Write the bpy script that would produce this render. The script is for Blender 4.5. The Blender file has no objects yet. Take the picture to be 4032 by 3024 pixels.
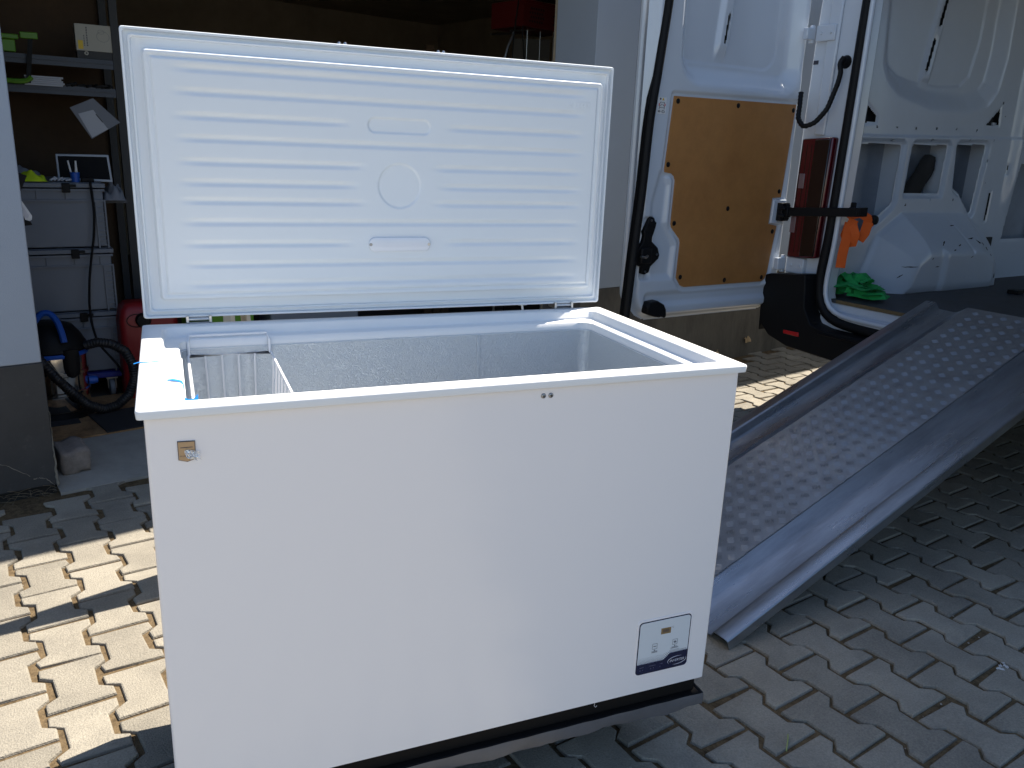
import bpy, bmesh, math, random
import numpy as np
from mathutils import Vector, Matrix, Euler

random.seed(7)
rng = np.random.default_rng(7)
scene = bpy.context.scene
C = scene.collection
R = math.radians

# ------------------------------------------------------------------ camera
cam_d = bpy.data.cameras.new("camera")
cam = bpy.data.objects.new("camera", cam_d)
C.objects.link(cam)
cr = Vector((0.8437, -0.5355, 0.0388)).normalized()
cw = Vector((0.5241, 0.8058, -0.2755)).normalized()
cu = cr.cross(cw).normalized()
cr = cw.cross(cu).normalized()
M = Matrix(((cr.x, cu.x, -cw.x), (cr.y, cu.y, -cw.y), (cr.z, cu.z, -cw.z)))
cam.matrix_world = Matrix.Translation((-0.1769, -1.3784, 1.3314)) @ M.to_4x4()
cam_d.sensor_width = 36.0
cam_d.lens = 28.76
cam_d.clip_start = 0.05
cam_d.clip_end = 400.0
scene.camera = cam

# ------------------------------------------------------------------ sky and sun
SUN_EL = R(57.0)
SUN_AZ = math.atan2(0.985, 0.17)          # from +Y towards +X
world = bpy.data.worlds.new("World")
scene.world = world
world.use_nodes = True
wn = world.node_tree.nodes
wl = world.node_tree.links
wn.clear()
sky = wn.new("ShaderNodeTexSky")
sky.sky_type = 'NISHITA'
sky.sun_disc = False
sky.sun_elevation = SUN_EL
sky.sun_rotation = SUN_AZ
sky.air_density = 1.0
sky.dust_density = 0.4
sky.ozone_density = 2.0
bg = wn.new("ShaderNodeBackground")
bg.inputs[1].default_value = 0.088
wo = wn.new("ShaderNodeOutputWorld")
wl.new(sky.outputs[0], bg.inputs[0])
wl.new(bg.outputs[0], wo.inputs[0])

sun_d = bpy.data.lights.new("sun", 'SUN')
sun_d.energy = 5.0
sun_d.angle = R(0.53)
sun_d.color = (1.0, 0.92, 0.80)
sun = bpy.data.objects.new("sun", sun_d)
C.objects.link(sun)
to_sun = Vector((math.sin(SUN_AZ) * math.cos(SUN_EL), math.cos(SUN_AZ) * math.cos(SUN_EL), math.sin(SUN_EL)))
sun.rotation_euler = to_sun.to_track_quat('Z', 'Y').to_euler()
sun.location = (6, 2, 9)

scene.view_settings.view_transform = 'Standard'
scene.view_settings.look = 'None'
scene.view_settings.gamma = 1.0
scene.view_settings.exposure = 1.10
scene.view_settings.use_curve_mapping = False
scene.render.resolution_x = 1024
scene.render.resolution_y = 768

# ------------------------------------------------------------------ materials
def mat(name, col, rough=0.5, metal=0.0, var=0.0, vscale=8.0, bump=0.0, bscale=60.0, coat=0.0, spec=0.5,
        col2=None, c2scale=5.0, c2lo=0.45, c2hi=0.7, rvar=0.0, objvar=0.0, trans=0.0, stretch=None, bdetail=4.0,
        alpha=1.0, world=False):
    m = bpy.data.materials.new(name)
    m.use_nodes = True
    nt = m.node_tree
    n = nt.nodes
    l = nt.links
    b = n["Principled BSDF"]
    b.inputs["Roughness"].default_value = rough
    b.inputs["Metallic"].default_value = metal
    b.inputs["Specular IOR Level"].default_value = spec
    if coat:
        b.inputs["Coat Weight"].default_value = coat
        b.inputs["Coat Roughness"].default_value = 0.08
    if trans:
        b.inputs["Transmission Weight"].default_value = trans
    if alpha < 1:
        b.inputs["Alpha"].default_value = alpha
    tc = n.new("ShaderNodeTexCoord")
    src = tc.outputs["Object"]
    if world:
        src = n.new("ShaderNodeNewGeometry").outputs["Position"]
    if stretch:
        mp = n.new("ShaderNodeMapping")
        mp.inputs["Scale"].default_value = stretch
        l.new(src, mp.inputs[0])
        src = mp.outputs[0]
    rgb = n.new("ShaderNodeRGB")
    rgb.outputs[0].default_value = (*col, 1)
    cur = rgb.outputs[0]
    if col2:
        t2 = n.new("ShaderNodeTexNoise")
        t2.inputs["Scale"].default_value = c2scale
        t2.inputs["Detail"].default_value = 6
        t2.inputs["Roughness"].default_value = 0.65
        l.new(src, t2.inputs["Vector"])
        rp = n.new("ShaderNodeValToRGB")
        rp.color_ramp.elements[0].position = c2lo
        rp.color_ramp.elements[1].position = c2hi
        l.new(t2.outputs["Fac"], rp.inputs[0])
        mx = n.new("ShaderNodeMix")
        mx.data_type = 'RGBA'
        l.new(rp.outputs[0], mx.inputs[0])
        l.new(cur, mx.inputs[6])
        mx.inputs[7].default_value = (*col2, 1)
        cur = mx.outputs[2]
    if var or objvar:
        hs = n.new("ShaderNodeHueSaturation")
        l.new(cur, hs.inputs["Color"])
        ad = n.new("ShaderNodeMath")
        ad.operation = 'ADD'
        ad.inputs[0].default_value = 0.5
        ad.inputs[1].default_value = 0.5
        if var:
            t = n.new("ShaderNodeTexNoise")
            t.inputs["Scale"].default_value = vscale
            t.inputs["Detail"].default_value = 8
            t.inputs["Roughness"].default_value = 0.7
            l.new(src, t.inputs["Vector"])
            mr = n.new("ShaderNodeMapRange")
            mr.inputs[1].default_value = 0.25
            mr.inputs[2].default_value = 0.75
            mr.inputs[3].default_value = 0.5 - var
            mr.inputs[4].default_value = 0.5 + var
            l.new(t.outputs["Fac"], mr.inputs[0])
            l.new(mr.outputs[0], ad.inputs[0])
        if objvar:
            oi = n.new("ShaderNodeObjectInfo")
            mr2 = n.new("ShaderNodeMapRange")
            mr2.inputs[3].default_value = 0.5 - objvar
            mr2.inputs[4].default_value = 0.5 + objvar
            l.new(oi.outputs["Random"], mr2.inputs[0])
            l.new(mr2.outputs[0], ad.inputs[1])
        l.new(ad.outputs[0], hs.inputs["Value"])
        cur = hs.outputs[0]
    l.new(cur, b.inputs["Base Color"])
    if rvar:
        t = n.new("ShaderNodeTexNoise")
        t.inputs["Scale"].default_value = vscale * 0.6
        t.inputs["Detail"].default_value = 5
        l.new(src, t.inputs["Vector"])
        mr = n.new("ShaderNodeMapRange")
        mr.inputs[1].default_value = 0.3
        mr.inputs[2].default_value = 0.7
        mr.inputs[3].default_value = max(0.02, rough - rvar)
        mr.inputs[4].default_value = min(1, rough + rvar)
        l.new(t.outputs["Fac"], mr.inputs[0])
        l.new(mr.outputs[0], b.inputs["Roughness"])
    if bump:
        t = n.new("ShaderNodeTexNoise")
        t.inputs["Scale"].default_value = bscale
        t.inputs["Detail"].default_value = bdetail
        t.inputs["Roughness"].default_value = 0.6
        l.new(src, t.inputs["Vector"])
        bp = n.new("ShaderNodeBump")
        bp.inputs["Strength"].default_value = bump
        bp.inputs["Distance"].default_value = 0.004
        l.new(t.outputs["Fac"], bp.inputs["Height"])
        l.new(bp.outputs[0], b.inputs["Normal"])
    m["b"] = 1
    return m

def stucco_mat():
    """embossed aluminium liner: worm-like stucco relief"""
    m = bpy.data.materials.new("embossed_aluminium")
    m.use_nodes = True
    n = m.node_tree.nodes
    l = m.node_tree.links
    b = n["Principled BSDF"]
    b.inputs["Metallic"].default_value = 0.5
    b.inputs["Roughness"].default_value = 0.30
    b.inputs["Base Color"].default_value = (0.57, 0.61, 0.65, 1)
    tc = n.new("ShaderNodeTexCoord")
    t = n.new("ShaderNodeTexNoise")
    t.inputs["Scale"].default_value = 140
    t.inputs["Detail"].default_value = 1.0
    t.inputs["Distortion"].default_value = 1.2
    l.new(tc.outputs["Object"], t.inputs["Vector"])
    rp = n.new("ShaderNodeValToRGB")
    e = rp.color_ramp.elements
    e[0].position = 0.40
    e[0].color = (1, 1, 1, 1)
    e[1].position = 0.60
    e[1].color = (1, 1, 1, 1)
    k = e.new(0.5)
    k.color = (0, 0, 0, 1)
    l.new(t.outputs["Fac"], rp.inputs[0])
    bp = n.new("ShaderNodeBump")
    bp.inputs["Strength"].default_value = 0.42
    bp.inputs["Distance"].default_value = 0.0022
    l.new(rp.outputs[0], bp.inputs["Height"])
    l.new(bp.outputs[0], b.inputs["Normal"])
    return m

MT = dict(
    enamel=mat("white_enamel", (0.88, 0.845, 0.845), 0.22, coat=0.35, bump=0.05, bscale=3.0, rvar=0.05, vscale=3, bdetail=2),
    rim=mat("white_rim_plastic", (0.82, 0.82, 0.82), 0.42),
    lidp=mat("white_lid_plastic", (0.74, 0.785, 0.835), 0.42, bump=0.01, bscale=300),
    stucco=stucco_mat(),
    lampc=mat("lamp_cover_plastic", (0.72, 0.75, 0.82), 0.15, coat=0.4),
    chrome=mat("zinc_hinge", (0.55, 0.55, 0.55), 0.3, 1.0),
    screw=mat("steel_screw", (0.35, 0.35, 0.36), 0.35, 1.0),
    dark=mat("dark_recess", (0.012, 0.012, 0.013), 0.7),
    wire=mat("white_coated_wire", (0.78, 0.78, 0.80), 0.35, coat=0.3),
    bluetape=mat("blue_tape", (0.02, 0.25, 0.75), 0.3),
    navy=mat("navy_print", (0.014, 0.016, 0.05), 0.25, coat=0.5),
    pface=mat("control_face", (0.66, 0.70, 0.74), 0.22, coat=0.5),
    amber=mat("display_amber", (0.27, 0.18, 0.085), 0.2, coat=0.5),
    inkgrey=mat("grey_ink", (0.05, 0.05, 0.07), 0.4),
    inklight=mat("light_ink", (0.62, 0.62, 0.66), 0.4),
    inkmid=mat("faded_ink", (0.12, 0.12, 0.16), 0.4),
    gold=mat("champagne_metal", (0.40, 0.31, 0.22), 0.28, 0.8),
    film=mat("clear_film", (0.85, 0.87, 0.9), 0.12, trans=0.55, bump=0.6, bscale=40, coat=0.3),
    foil=mat("grey_film", (0.10, 0.10, 0.108), 0.35, bump=0.5, bscale=14, var=0.2, vscale=6, coat=0.2),
    blackbase=mat("black_base", (0.007, 0.006, 0.006), 0.7, spec=0.2),
    paver=mat("concrete_paver", (0.315, 0.287, 0.237), 0.88, var=0.30, vscale=190, bump=0.9, bscale=240, objvar=0.15, world=True,
              col2=(0.235, 0.215, 0.18), c2scale=4.5, c2lo=0.40, c2hi=0.66, spec=0.25, bdetail=3),
    sand=mat("joint_sand", (0.15, 0.108, 0.062), 0.95, var=0.35, vscale=150, bump=1.0, bscale=130, spec=0.1,
             col2=(0.07, 0.05, 0.03), c2scale=40),
    ground=mat("far_ground", (0.24, 0.22, 0.18), 0.9, var=0.15, vscale=3, bump=0.3, bscale=20),
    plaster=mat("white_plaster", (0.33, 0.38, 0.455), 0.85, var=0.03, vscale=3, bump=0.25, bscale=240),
    plinth=mat("dark_plinth", (0.040, 0.041, 0.043), 0.7, var=0.25, vscale=5, bump=0.15, bscale=60,
               col2=(0.075, 0.075, 0.075), c2scale=18, c2lo=0.58, c2hi=0.75),
    plinth2=mat("weathered_plinth", (0.115, 0.105, 0.09), 0.85, var=0.3, vscale=5, bump=0.3, bscale=70,
                col2=(0.055, 0.05, 0.045), c2scale=4, stretch=(1, 1, 0.35)),
    crackedge=mat("torn_render", (0.20, 0.185, 0.155), 0.9, var=0.3, vscale=80, bump=0.8, bscale=120),
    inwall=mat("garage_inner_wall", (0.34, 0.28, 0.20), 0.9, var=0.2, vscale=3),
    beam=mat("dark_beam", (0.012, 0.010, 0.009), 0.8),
    brown=mat("brown_hardboard", (0.075, 0.042, 0.02), 0.8, var=0.15, vscale=12),
    conc=mat("threshold_concrete", (0.32, 0.305, 0.275), 0.85, var=0.15, vscale=9, bump=0.25, bscale=150,
             col2=(0.26, 0.25, 0.225), c2scale=5),
    osb=mat("chipboard_floor", (0.32, 0.19, 0.09), 0.8, var=0.3, vscale=55, bump=0.2, bscale=80,
            col2=(0.12, 0.065, 0.028), c2scale=9),
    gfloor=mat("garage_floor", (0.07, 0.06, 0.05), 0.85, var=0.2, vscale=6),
    roof=mat("roof_slab", (0.2, 0.17, 0.14), 0.9),
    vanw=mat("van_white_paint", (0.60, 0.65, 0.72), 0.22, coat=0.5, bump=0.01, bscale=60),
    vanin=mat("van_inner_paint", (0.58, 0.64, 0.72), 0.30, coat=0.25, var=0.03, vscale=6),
    cavshade=mat("shaded_inner_skin", (0.26, 0.30, 0.36), 0.5, var=0.2, vscale=4),  # darkened skin colour, carries the shade inside the wall cavities
    rubber=mat("black_rubber", (0.006, 0.006, 0.007), 0.6, bump=0.1, bscale=50, spec=0.25),
    plast=mat("black_plastic", (0.006, 0.006, 0.007), 0.55, bump=0.15, bscale=400, spec=0.22),
    board=mat("brown_coated_plywood", (0.42, 0.19, 0.055), 0.5, var=0.10, vscale=14, bump=0.08, bscale=300,
              col2=(0.37, 0.16, 0.045), c2scale=3),
    vfloor=mat("van_floor_board", (0.055, 0.056, 0.062), 0.6, var=0.25, vscale=18, bump=0.2, bscale=300,
               col2=(0.05, 0.045, 0.04), c2scale=7),
    ply=mat("plywood_edge", (0.16, 0.11, 0.05), 0.8, var=0.2, vscale=30),
    taill=mat("tail_lamp_red", (0.085, 0.004, 0.008), 0.12, coat=0.5),
    taill2=mat("tail_lamp_dark", (0.010, 0.002, 0.003), 0.12, coat=0.4),
    tlens=mat("lamp_clear_lens", (0.20, 0.13, 0.14), 0.1, coat=1.0),
    refl=mat("red_reflector", (0.55, 0.015, 0.015), 0.2, coat=0.6),
    label=mat("white_label", (0.75, 0.75, 0.75), 0.5),
    redp=mat("red_print", (0.6, 0.04, 0.03), 0.5),
    yelp=mat("yellow_print", (0.75, 0.5, 0.02), 0.5),
    alu=mat("ramp_aluminium", (0.31, 0.33, 0.36), 0.32, 0.85, var=0.14, vscale=7, bump=0.12, bscale=220, rvar=0.10,
            col2=(0.235, 0.245, 0.265), c2scale=5, stretch=(0.6, 5.0, 1.0)),
    alup=mat("tread_aluminium", (0.34, 0.35, 0.365), 0.42, 0.85, var=0.12, vscale=9, bump=0.1, bscale=300,
             col2=(0.27, 0.27, 0.275), c2scale=12),
    alub=mat("tread_bars", (0.34, 0.35, 0.365), 0.44, 0.85),
    orange=mat("orange_webbing", (0.74, 0.12, 0.012), 0.75, bump=0.3, bscale=400),
    green=mat("green_webbing", (0.02, 0.38, 0.09), 0.75, bump=0.3, bscale=400),
    shelfm=mat("dark_steel_shelf", (0.045, 0.05, 0.065), 0.45, 0.3, var=0.1),
    boxg=mat("grey_crate_plastic", (0.16, 0.18, 0.215), 0.5, var=0.04),
    bluep=mat("blue_plastic", (0.012, 0.085, 0.42), 0.4),
    dblue=mat("dark_blue_plastic", (0.012, 0.02, 0.22), 0.45),
    steel=mat("polished_steel", (0.80, 0.77, 0.73), 0.10, 1.0, bump=0.02, bscale=20),
    redcan=mat("red_can_plastic", (0.24, 0.010, 0.013), 0.45, var=0.06),
    redcrate=mat("red_crate_plastic", (0.09, 0.006, 0.007), 0.5),
    scr=mat("screen_black", (0.004, 0.004, 0.005), 0.6, spec=0.15),
    monf=mat("monitor_frame", (0.42, 0.45, 0.50), 0.4),
    hiv=mat("hi_vis_cloth", (0.60, 0.78, 0.02), 0.8),
    grey=mat("grey_cloth", (0.22, 0.23, 0.26), 0.9),
    paper=mat("paper", (0.50, 0.51, 0.55), 0.8),
    card=mat("pale_carton", (0.46, 0.44, 0.38), 0.7),
    cardd=mat("dark_carton", (0.03, 0.03, 0.032), 0.6),
    limeg=mat("lime_plastic", (0.10, 0.26, 0.01), 0.45),
    stone=mat("grey_stone", (0.24, 0.21, 0.19), 0.9, var=0.25, vscale=40, bump=0.6, bscale=120),
    mat=mat("black_floor_mat", (0.022, 0.022, 0.025), 0.9, bump=0.3, bscale=300),
    bark=mat("tree_bark", (0.09, 0.065, 0.045), 0.9, var=0.3, vscale=20, bump=0.8, bscale=40),
    leaf=mat("tree_leaf", (0.055, 0.10, 0.025), 0.6, var=0.25, vscale=3),
    dryleaf=mat("dry_leaf", (0.42, 0.30, 0.17), 0.8, var=0.2, vscale=60),
    grass=mat("grass_blade", (0.30, 0.34, 0.12), 0.7),
    straw=mat("dry_straw", (0.15, 0.12, 0.08), 0.9),
    pebble=mat("pebble", (0.36, 0.33, 0.29), 0.85, var=0.3, vscale=25),
    chalk=mat("chalk_mark", (0.5, 0.5, 0.5), 0.9),
    rad=mat("tyre_rubber", (0.015, 0.015, 0.016), 0.8, bump=0.5, bscale=60),
    hose=mat("ribbed_hose", (0.012, 0.012, 0.014), 0.5),
)
# ------------------------------------------------------------------ mesh helpers
class MB:
    def __init__(s):
        s.v = []
        s.f = []
        s.sm = []
    def add(s, vs, fs, smooth=False):
        o = len(s.v)
        s.v += [tuple(p) for p in vs]
        s.f += [tuple(i + o for i in f) for f in fs]
        s.sm += [smooth] * len(fs)
        return s
    def box(s, x0, x1, y0, y1, z0, z1):
        vs = [(x, y, z) for z in (z0, z1) for y in (y0, y1) for x in (x0, x1)]
        return s.add(vs, [(0, 2, 3, 1), (4, 5, 7, 6), (0, 1, 5, 4), (2, 6, 7, 3), (0, 4, 6, 2), (1, 3, 7, 5)])
    def bar(s, a, b, w, h=None, up=(0, 0, 1)):
        a = Vector(a); b = Vector(b); h = h or w
        d = (b - a).normalized()
        upv = Vector(up)
        if abs(d.dot(upv)) > 0.98:
            upv = Vector((0, 1, 0))
        sd = d.cross(upv).normalized() * w / 2
        u = sd.cross(d).normalized() * h / 2
        vs = [a - sd - u, a + sd - u, a + sd + u, a - sd + u, b - sd - u, b + sd - u, b + sd + u, b - sd + u]
        return s.add(vs, [(0, 3, 2, 1), (4, 5, 6, 7), (0, 1, 5, 4), (1, 2, 6, 5), (2, 3, 7, 6), (3, 0, 4, 7)])
    def tube(s, pts, r, n=8, closed=False, caps=True, rfun=None):
        pts = [Vector(p) for p in pts]
        m = len(pts)
        rings = []
        prev = None
        for i, p in enumerate(pts):
            if closed:
                t = (pts[(i + 1) % m] - pts[i - 1]).normalized()
            else:
                t = (pts[min(i + 1, m - 1)] - pts[max(i - 1, 0)]).normalized()
            if prev is None:
                up = Vector((0, 0, 1)) if abs(t.z) < 0.9 else Vector((1, 0, 0))
                prev = t.cross(up).normalized()
            nn = (prev - t * prev.dot(t))
            nn = nn.normalized() if nn.length > 1e-6 else t.orthogonal().normalized()
            prev = nn
            bn = t.cross(nn)
            rr = rfun(i / (m - 1)) if rfun else r
            rings.append([p + (nn * math.cos(2 * math.pi * k / n) + bn * math.sin(2 * math.pi * k / n)) * rr for k in range(n)])
        vs = [q for rg in rings for q in rg]
        fs = []
        mm = m if closed else m - 1
        for i in range(mm):
            j = (i + 1) % m
            for k in range(n):
                k2 = (k + 1) % n
                fs.append((i * n + k, j * n + k, j * n + k2, i * n + k2))
        if caps and not closed:
            fs.append(tuple(range(n)))
            fs.append(tuple((m - 1) * n + k for k in reversed(range(n))))
        return s.add(vs, fs, True)
    def lathe(s, prof, c=(0, 0, 0), n=32, axis='z'):
        vs = []
        for (r, z) in prof:
            for k in range(n):
                a = 2 * math.pi * k / n
                p = (r * math.cos(a), r * math.sin(a), z)
                if axis == 'y':
                    p = (p[0], p[2], p[1])
                elif axis == 'x':
                    p = (p[2], p[0], p[1])
                vs.append((p[0] + c[0], p[1] + c[1], p[2] + c[2]))
        fs = []
        for i in range(len(prof) - 1):
            for k in range(n):
                k2 = (k + 1) % n
                fs.append((i * n + k, i * n + k2, (i + 1) * n + k2, (i + 1) * n + k))
        s.add(vs, fs, True)
        return s
    def loops(s, loops, closed=True, cap0=False, cap1=False, smooth=True):
        n = len(loops[0])
        vs = [p for lp in loops for p in lp]
        fs = []
        kk = n if closed else n - 1
        for i in range(len(loops) - 1):
            for k in range(kk):
                k2 = (k + 1) % n
                fs.append((i * n + k, i * n + k2, (i + 1) * n + k2, (i + 1) * n + k))
        if cap0:
            fs.append(tuple(reversed(range(n))))
        if cap1:
            fs.append(tuple((len(loops) - 1) * n + k for k in range(n)))
        return s.add(vs, fs, smooth)
    def prism(s, poly, fn, d0, d1):
        """poly 2D extruded between d0 and d1; fn(a,b,d)->xyz"""
        n = len(poly)
        vs = [fn(a, b, d0) for a, b in poly] + [fn(a, b, d1) for a, b in poly]
        fs = [tuple(range(n)), tuple(reversed(range(n, 2 * n)))]
        fs += [(k, k + n, (k + 1) % n + n, (k + 1) % n) for k in range(n)]
        return s.add(vs, fs)

def finish(name, me, material, parent=None, bevel=0.0, segs=2, angle=35, smooth=None):
    bm = bmesh.new()
    bm.from_mesh(me)
    bmesh.ops.recalc_face_normals(bm, faces=bm.faces)
    bm.to_mesh(me)
    bm.free()
    if material is not None:
        me.materials.append(material)
    o = bpy.data.objects.new(name, me)
    C.objects.link(o)
    if parent is not None:
        o.parent = parent
    if bevel:
        md = o.modifiers.new("bevel", 'BEVEL')
        md.width = bevel
        md.segments = segs
        md.limit_method = 'ANGLE'
        md.angle_limit = R(angle)
        md.harden_normals = False
    return o

def build(mb, name, material, parent=None, bevel=0.0, segs=2, autosmooth=40, recalc=True):
    me = bpy.data.meshes.new(name)
    me.from_pydata(mb.v, [], mb.f)
    me.update()
    me.polygons.foreach_set("use_smooth", [True if (x or bevel) else False for x in mb.sm])
    o = finish(name, me, material, parent, bevel, segs)
    if bevel or any(mb.sm):
        me.set_sharp_from_angle(angle=R(autosmooth))
    return o

def tag(o, label=None, cat=None, group=None, kind=None):
    if label: o["label"] = label
    if cat: o["category"] = cat
    if group: o["group"] = group
    if kind: o["kind"] = kind
    return o

def empty(name, loc=(0, 0, 0), rz=0.0, label=None, cat=None, group=None):
    o = bpy.data.objects.new(name, None)
    C.objects.link(o)
    o.location = loc
    o.rotation_euler = (0, 0, rz)
    o.empty_display_size = 0.1
    return tag(o, label, cat, group)

def copy_tree(o, parent=None):
    c = o.copy()
    C.objects.link(c)
    c.parent = parent
    for ch in list(o.children):
        copy_tree(ch, c)
    return c

def rrect(x0, x1, y0, y1, r, n=5):
    pts = []
    for cx, cy, a0 in ((x1 - r, y1 - r, 0), (x0 + r, y1 - r, 90), (x0 + r, y0 + r, 180), (x1 - r, y0 + r, 270)):
        for k in range(n + 1):
            a = R(a0 + 90 * k / n)
            pts.append((cx + r * math.cos(a), cy + r * math.sin(a)))
    return pts

def heightfield(name, u0, u1, v0, v1, step, fn, to3, material, parent=None, mask=None):
    nu = int(round((u1 - u0) / step)) + 1
    nv = int(round((v1 - v0) / step)) + 1
    U, V = np.meshgrid(np.linspace(u0, u1, nu), np.linspace(v0, v1, nv))
    H = fn(U, V)
    X, Y, Z = to3(U, V, H)
    co = np.stack([X, Y, Z], -1).reshape(-1, 3).astype(np.float32)
    idx = np.arange(nu * nv).reshape(nv, nu)
    q = np.stack([idx[:-1, :-1], idx[:-1, 1:], idx[1:, 1:], idx[1:, :-1]], -1).reshape(-1, 4)
    if mask is not None:
        uc = (U[:-1, :-1] + U[1:, 1:]) / 2
        vc = (V[:-1, :-1] + V[1:, 1:]) / 2
        keep = ~mask(uc, vc).reshape(-1)
        q = q[keep]
    me = bpy.data.meshes.new(name)
    me.vertices.add(len(co))
    me.vertices.foreach_set("co", co.ravel())
    me.loops.add(len(q) * 4)
    me.loops.foreach_set("vertex_index", q.astype(np.int32).ravel())
    me.polygons.add(len(q))
    me.polygons.foreach_set("loop_start", np.arange(0, len(q) * 4, 4, dtype=np.int32))
    me.update(calc_edges=True)
    me.validate()
    me.polygons.foreach_set("use_smooth", [True] * len(me.polygons))
    me.materials.append(material)
    o = bpy.data.objects.new(name, me)
    C.objects.link(o)
    if parent is not None:
        o.parent = parent
    return o

def sd_rr(U, V, x0, x1, y0, y1, r):
    qx = np.abs(U - (x0 + x1) / 2) - (x1 - x0) / 2 + r
    qy = np.abs(V - (y0 + y1) / 2) - (y1 - y0) / 2 + r
    return np.hypot(np.maximum(qx, 0), np.maximum(qy, 0)) + np.minimum(np.maximum(qx, qy), 0) - r

def sd_poly(U, V, poly):
    d = np.full(U.shape, 1e9)
    ins = np.zeros(U.shape, bool)
    n = len(poly)
    for i in range(n):
        ax, ay = poly[i]
        bx, by = poly[(i + 1) % n]
        ex, ey = bx - ax, by - ay
        t = np.clip(((U - ax) * ex + (V - ay) * ey) / (ex * ex + ey * ey + 1e-12), 0, 1)
        d = np.minimum(d, np.hypot(U - ax - t * ex, V - ay - t * ey))
        cond = ((ay > V) != (by > V))
        xi = ax + (V - ay) * ex / (ey if abs(ey) > 1e-12 else 1e-12)
        ins ^= cond & (U < xi)
    return np.where(ins, -d, d)

def sst(x, a, b):
    t = np.clip((x - a) / (b - a), 0, 1)
    return t * t * (3 - 2 * t)

def text_mesh(s, size, shear=0.0, bold=0.0):
    cu_ = bpy.data.curves.new("t", 'FONT')
    cu_.body = s
    cu_.size = size
    cu_.align_x = 'CENTER'
    cu_.align_y = 'CENTER'
    cu_.shear = shear
    cu_.offset = bold
    cu_.resolution_u = 2
    o = bpy.data.objects.new("t", cu_)
    C.objects.link(o)
    dg = bpy.context.evaluated_depsgraph_get()
    me = bpy.data.meshes.new_from_object(o.evaluated_get(dg))
    bpy.data.objects.remove(o)
    return me

def text_on_front(name, s, size, x, y, z, material, parent, shear=0.0, bold=0.0):
    me = text_mesh(s, size, shear, bold)
    me.transform(Matrix.Translation((x, y, z)) @ Matrix.Rotation(R(90), 4, 'X'))
    me.materials.clear()
    me.materials.append(material)
    o = bpy.data.objects.new(name, me)
    C.objects.link(o)
    o.parent = parent
    return o

# ================================================================== SETTING
# ground sheet
g = MB()
g.add([(-80, -80, -0.05), (90, -80, -0.05), (90, 80, -0.05), (-80, 80, -0.05)], [(0, 1, 2, 3)])
ground = build(g, "ground", MT["ground"])
tag(ground, "wide paved yard ground reaching beyond the picture", kind="structure")
g = MB()
g.add([(-4, -4.5, -0.0085), (9.5, -4.5, -0.0085), (9.5, 3.2, -0.0085), (-4, 3.2, -0.0085)], [(0, 1, 2, 3)])
pav = build(g, "pavement", MT["sand"])
tag(pav, "yard paved with bone shaped concrete blocks and sandy joints", kind="structure")

# paving blocks
PA = R(2.4)
E1 = Vector((math.cos(PA), math.sin(PA), 0))
E2 = Vector((-math.sin(PA), math.cos(PA), 0))
PO = Vector((-0.107, 0.577, 0))
PU, PV = 0.1385, 0.205
def paver_outline(j):
    we, ww, hl = 0.0765, 0.0480, 0.0968
    pts = [(we, -hl), (we, -0.061), (ww, -0.040), (ww, 0.040), (we, 0.061), (we, hl),
           (-we, hl), (-we, 0.061), (-ww, 0.040), (-ww, -0.040), (-we, -0.061), (-we, -hl)]
    r_ = random.Random(j)
    out = [(a + r_.uniform(-1, 1) * 0.0024, b + r_.uniform(-1, 1) * 0.0024) for a, b in pts]
    if j % 3 == 1:                                   # a chipped corner
        k = r_.choice((0, 5, 6, 11))
        a, b = out[k]
        out[k] = (a - math.copysign(r_.uniform(0.005, 0.010), a), b - math.copysign(r_.uniform(0.004, 0.009), b))
    return out
def paver_mb(j):
    o = paver_outline(j)
    n = len(o)
    def ins(k):
        return [(a - math.copysign(k, a), b - (math.copysign(k, b) if abs(b) > 0.09 else 0)) for a, b in o]
    mb = MB()
    L0 = [(a, b, -0.045) for a, b in o]
    L1 = [(a, b, -0.006) for a, b in o]
    L2 = [(a, b, -0.0012) for a, b in ins(0.0018)]
    L3 = [(a, b, 0.0) for a, b in ins(0.005)]
    mb.loops([L0, L1, L2, L3], cap1=True, smooth=False)
    return mb
variants = []
for j in range(12):
    mb = paver_mb(j)
    me = bpy.data.meshes.new("paver")
    me.from_pydata(mb.v, [], mb.f)
    me.update()
    bm = bmesh.new(); bm.from_mesh(me); bmesh.ops.recalc_face_normals(bm, faces=bm.faces); bm.to_mesh(me); bm.free()
    me.materials.append(MT["paver"])
    variants.append((me, mb))
rest = MB()
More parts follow.
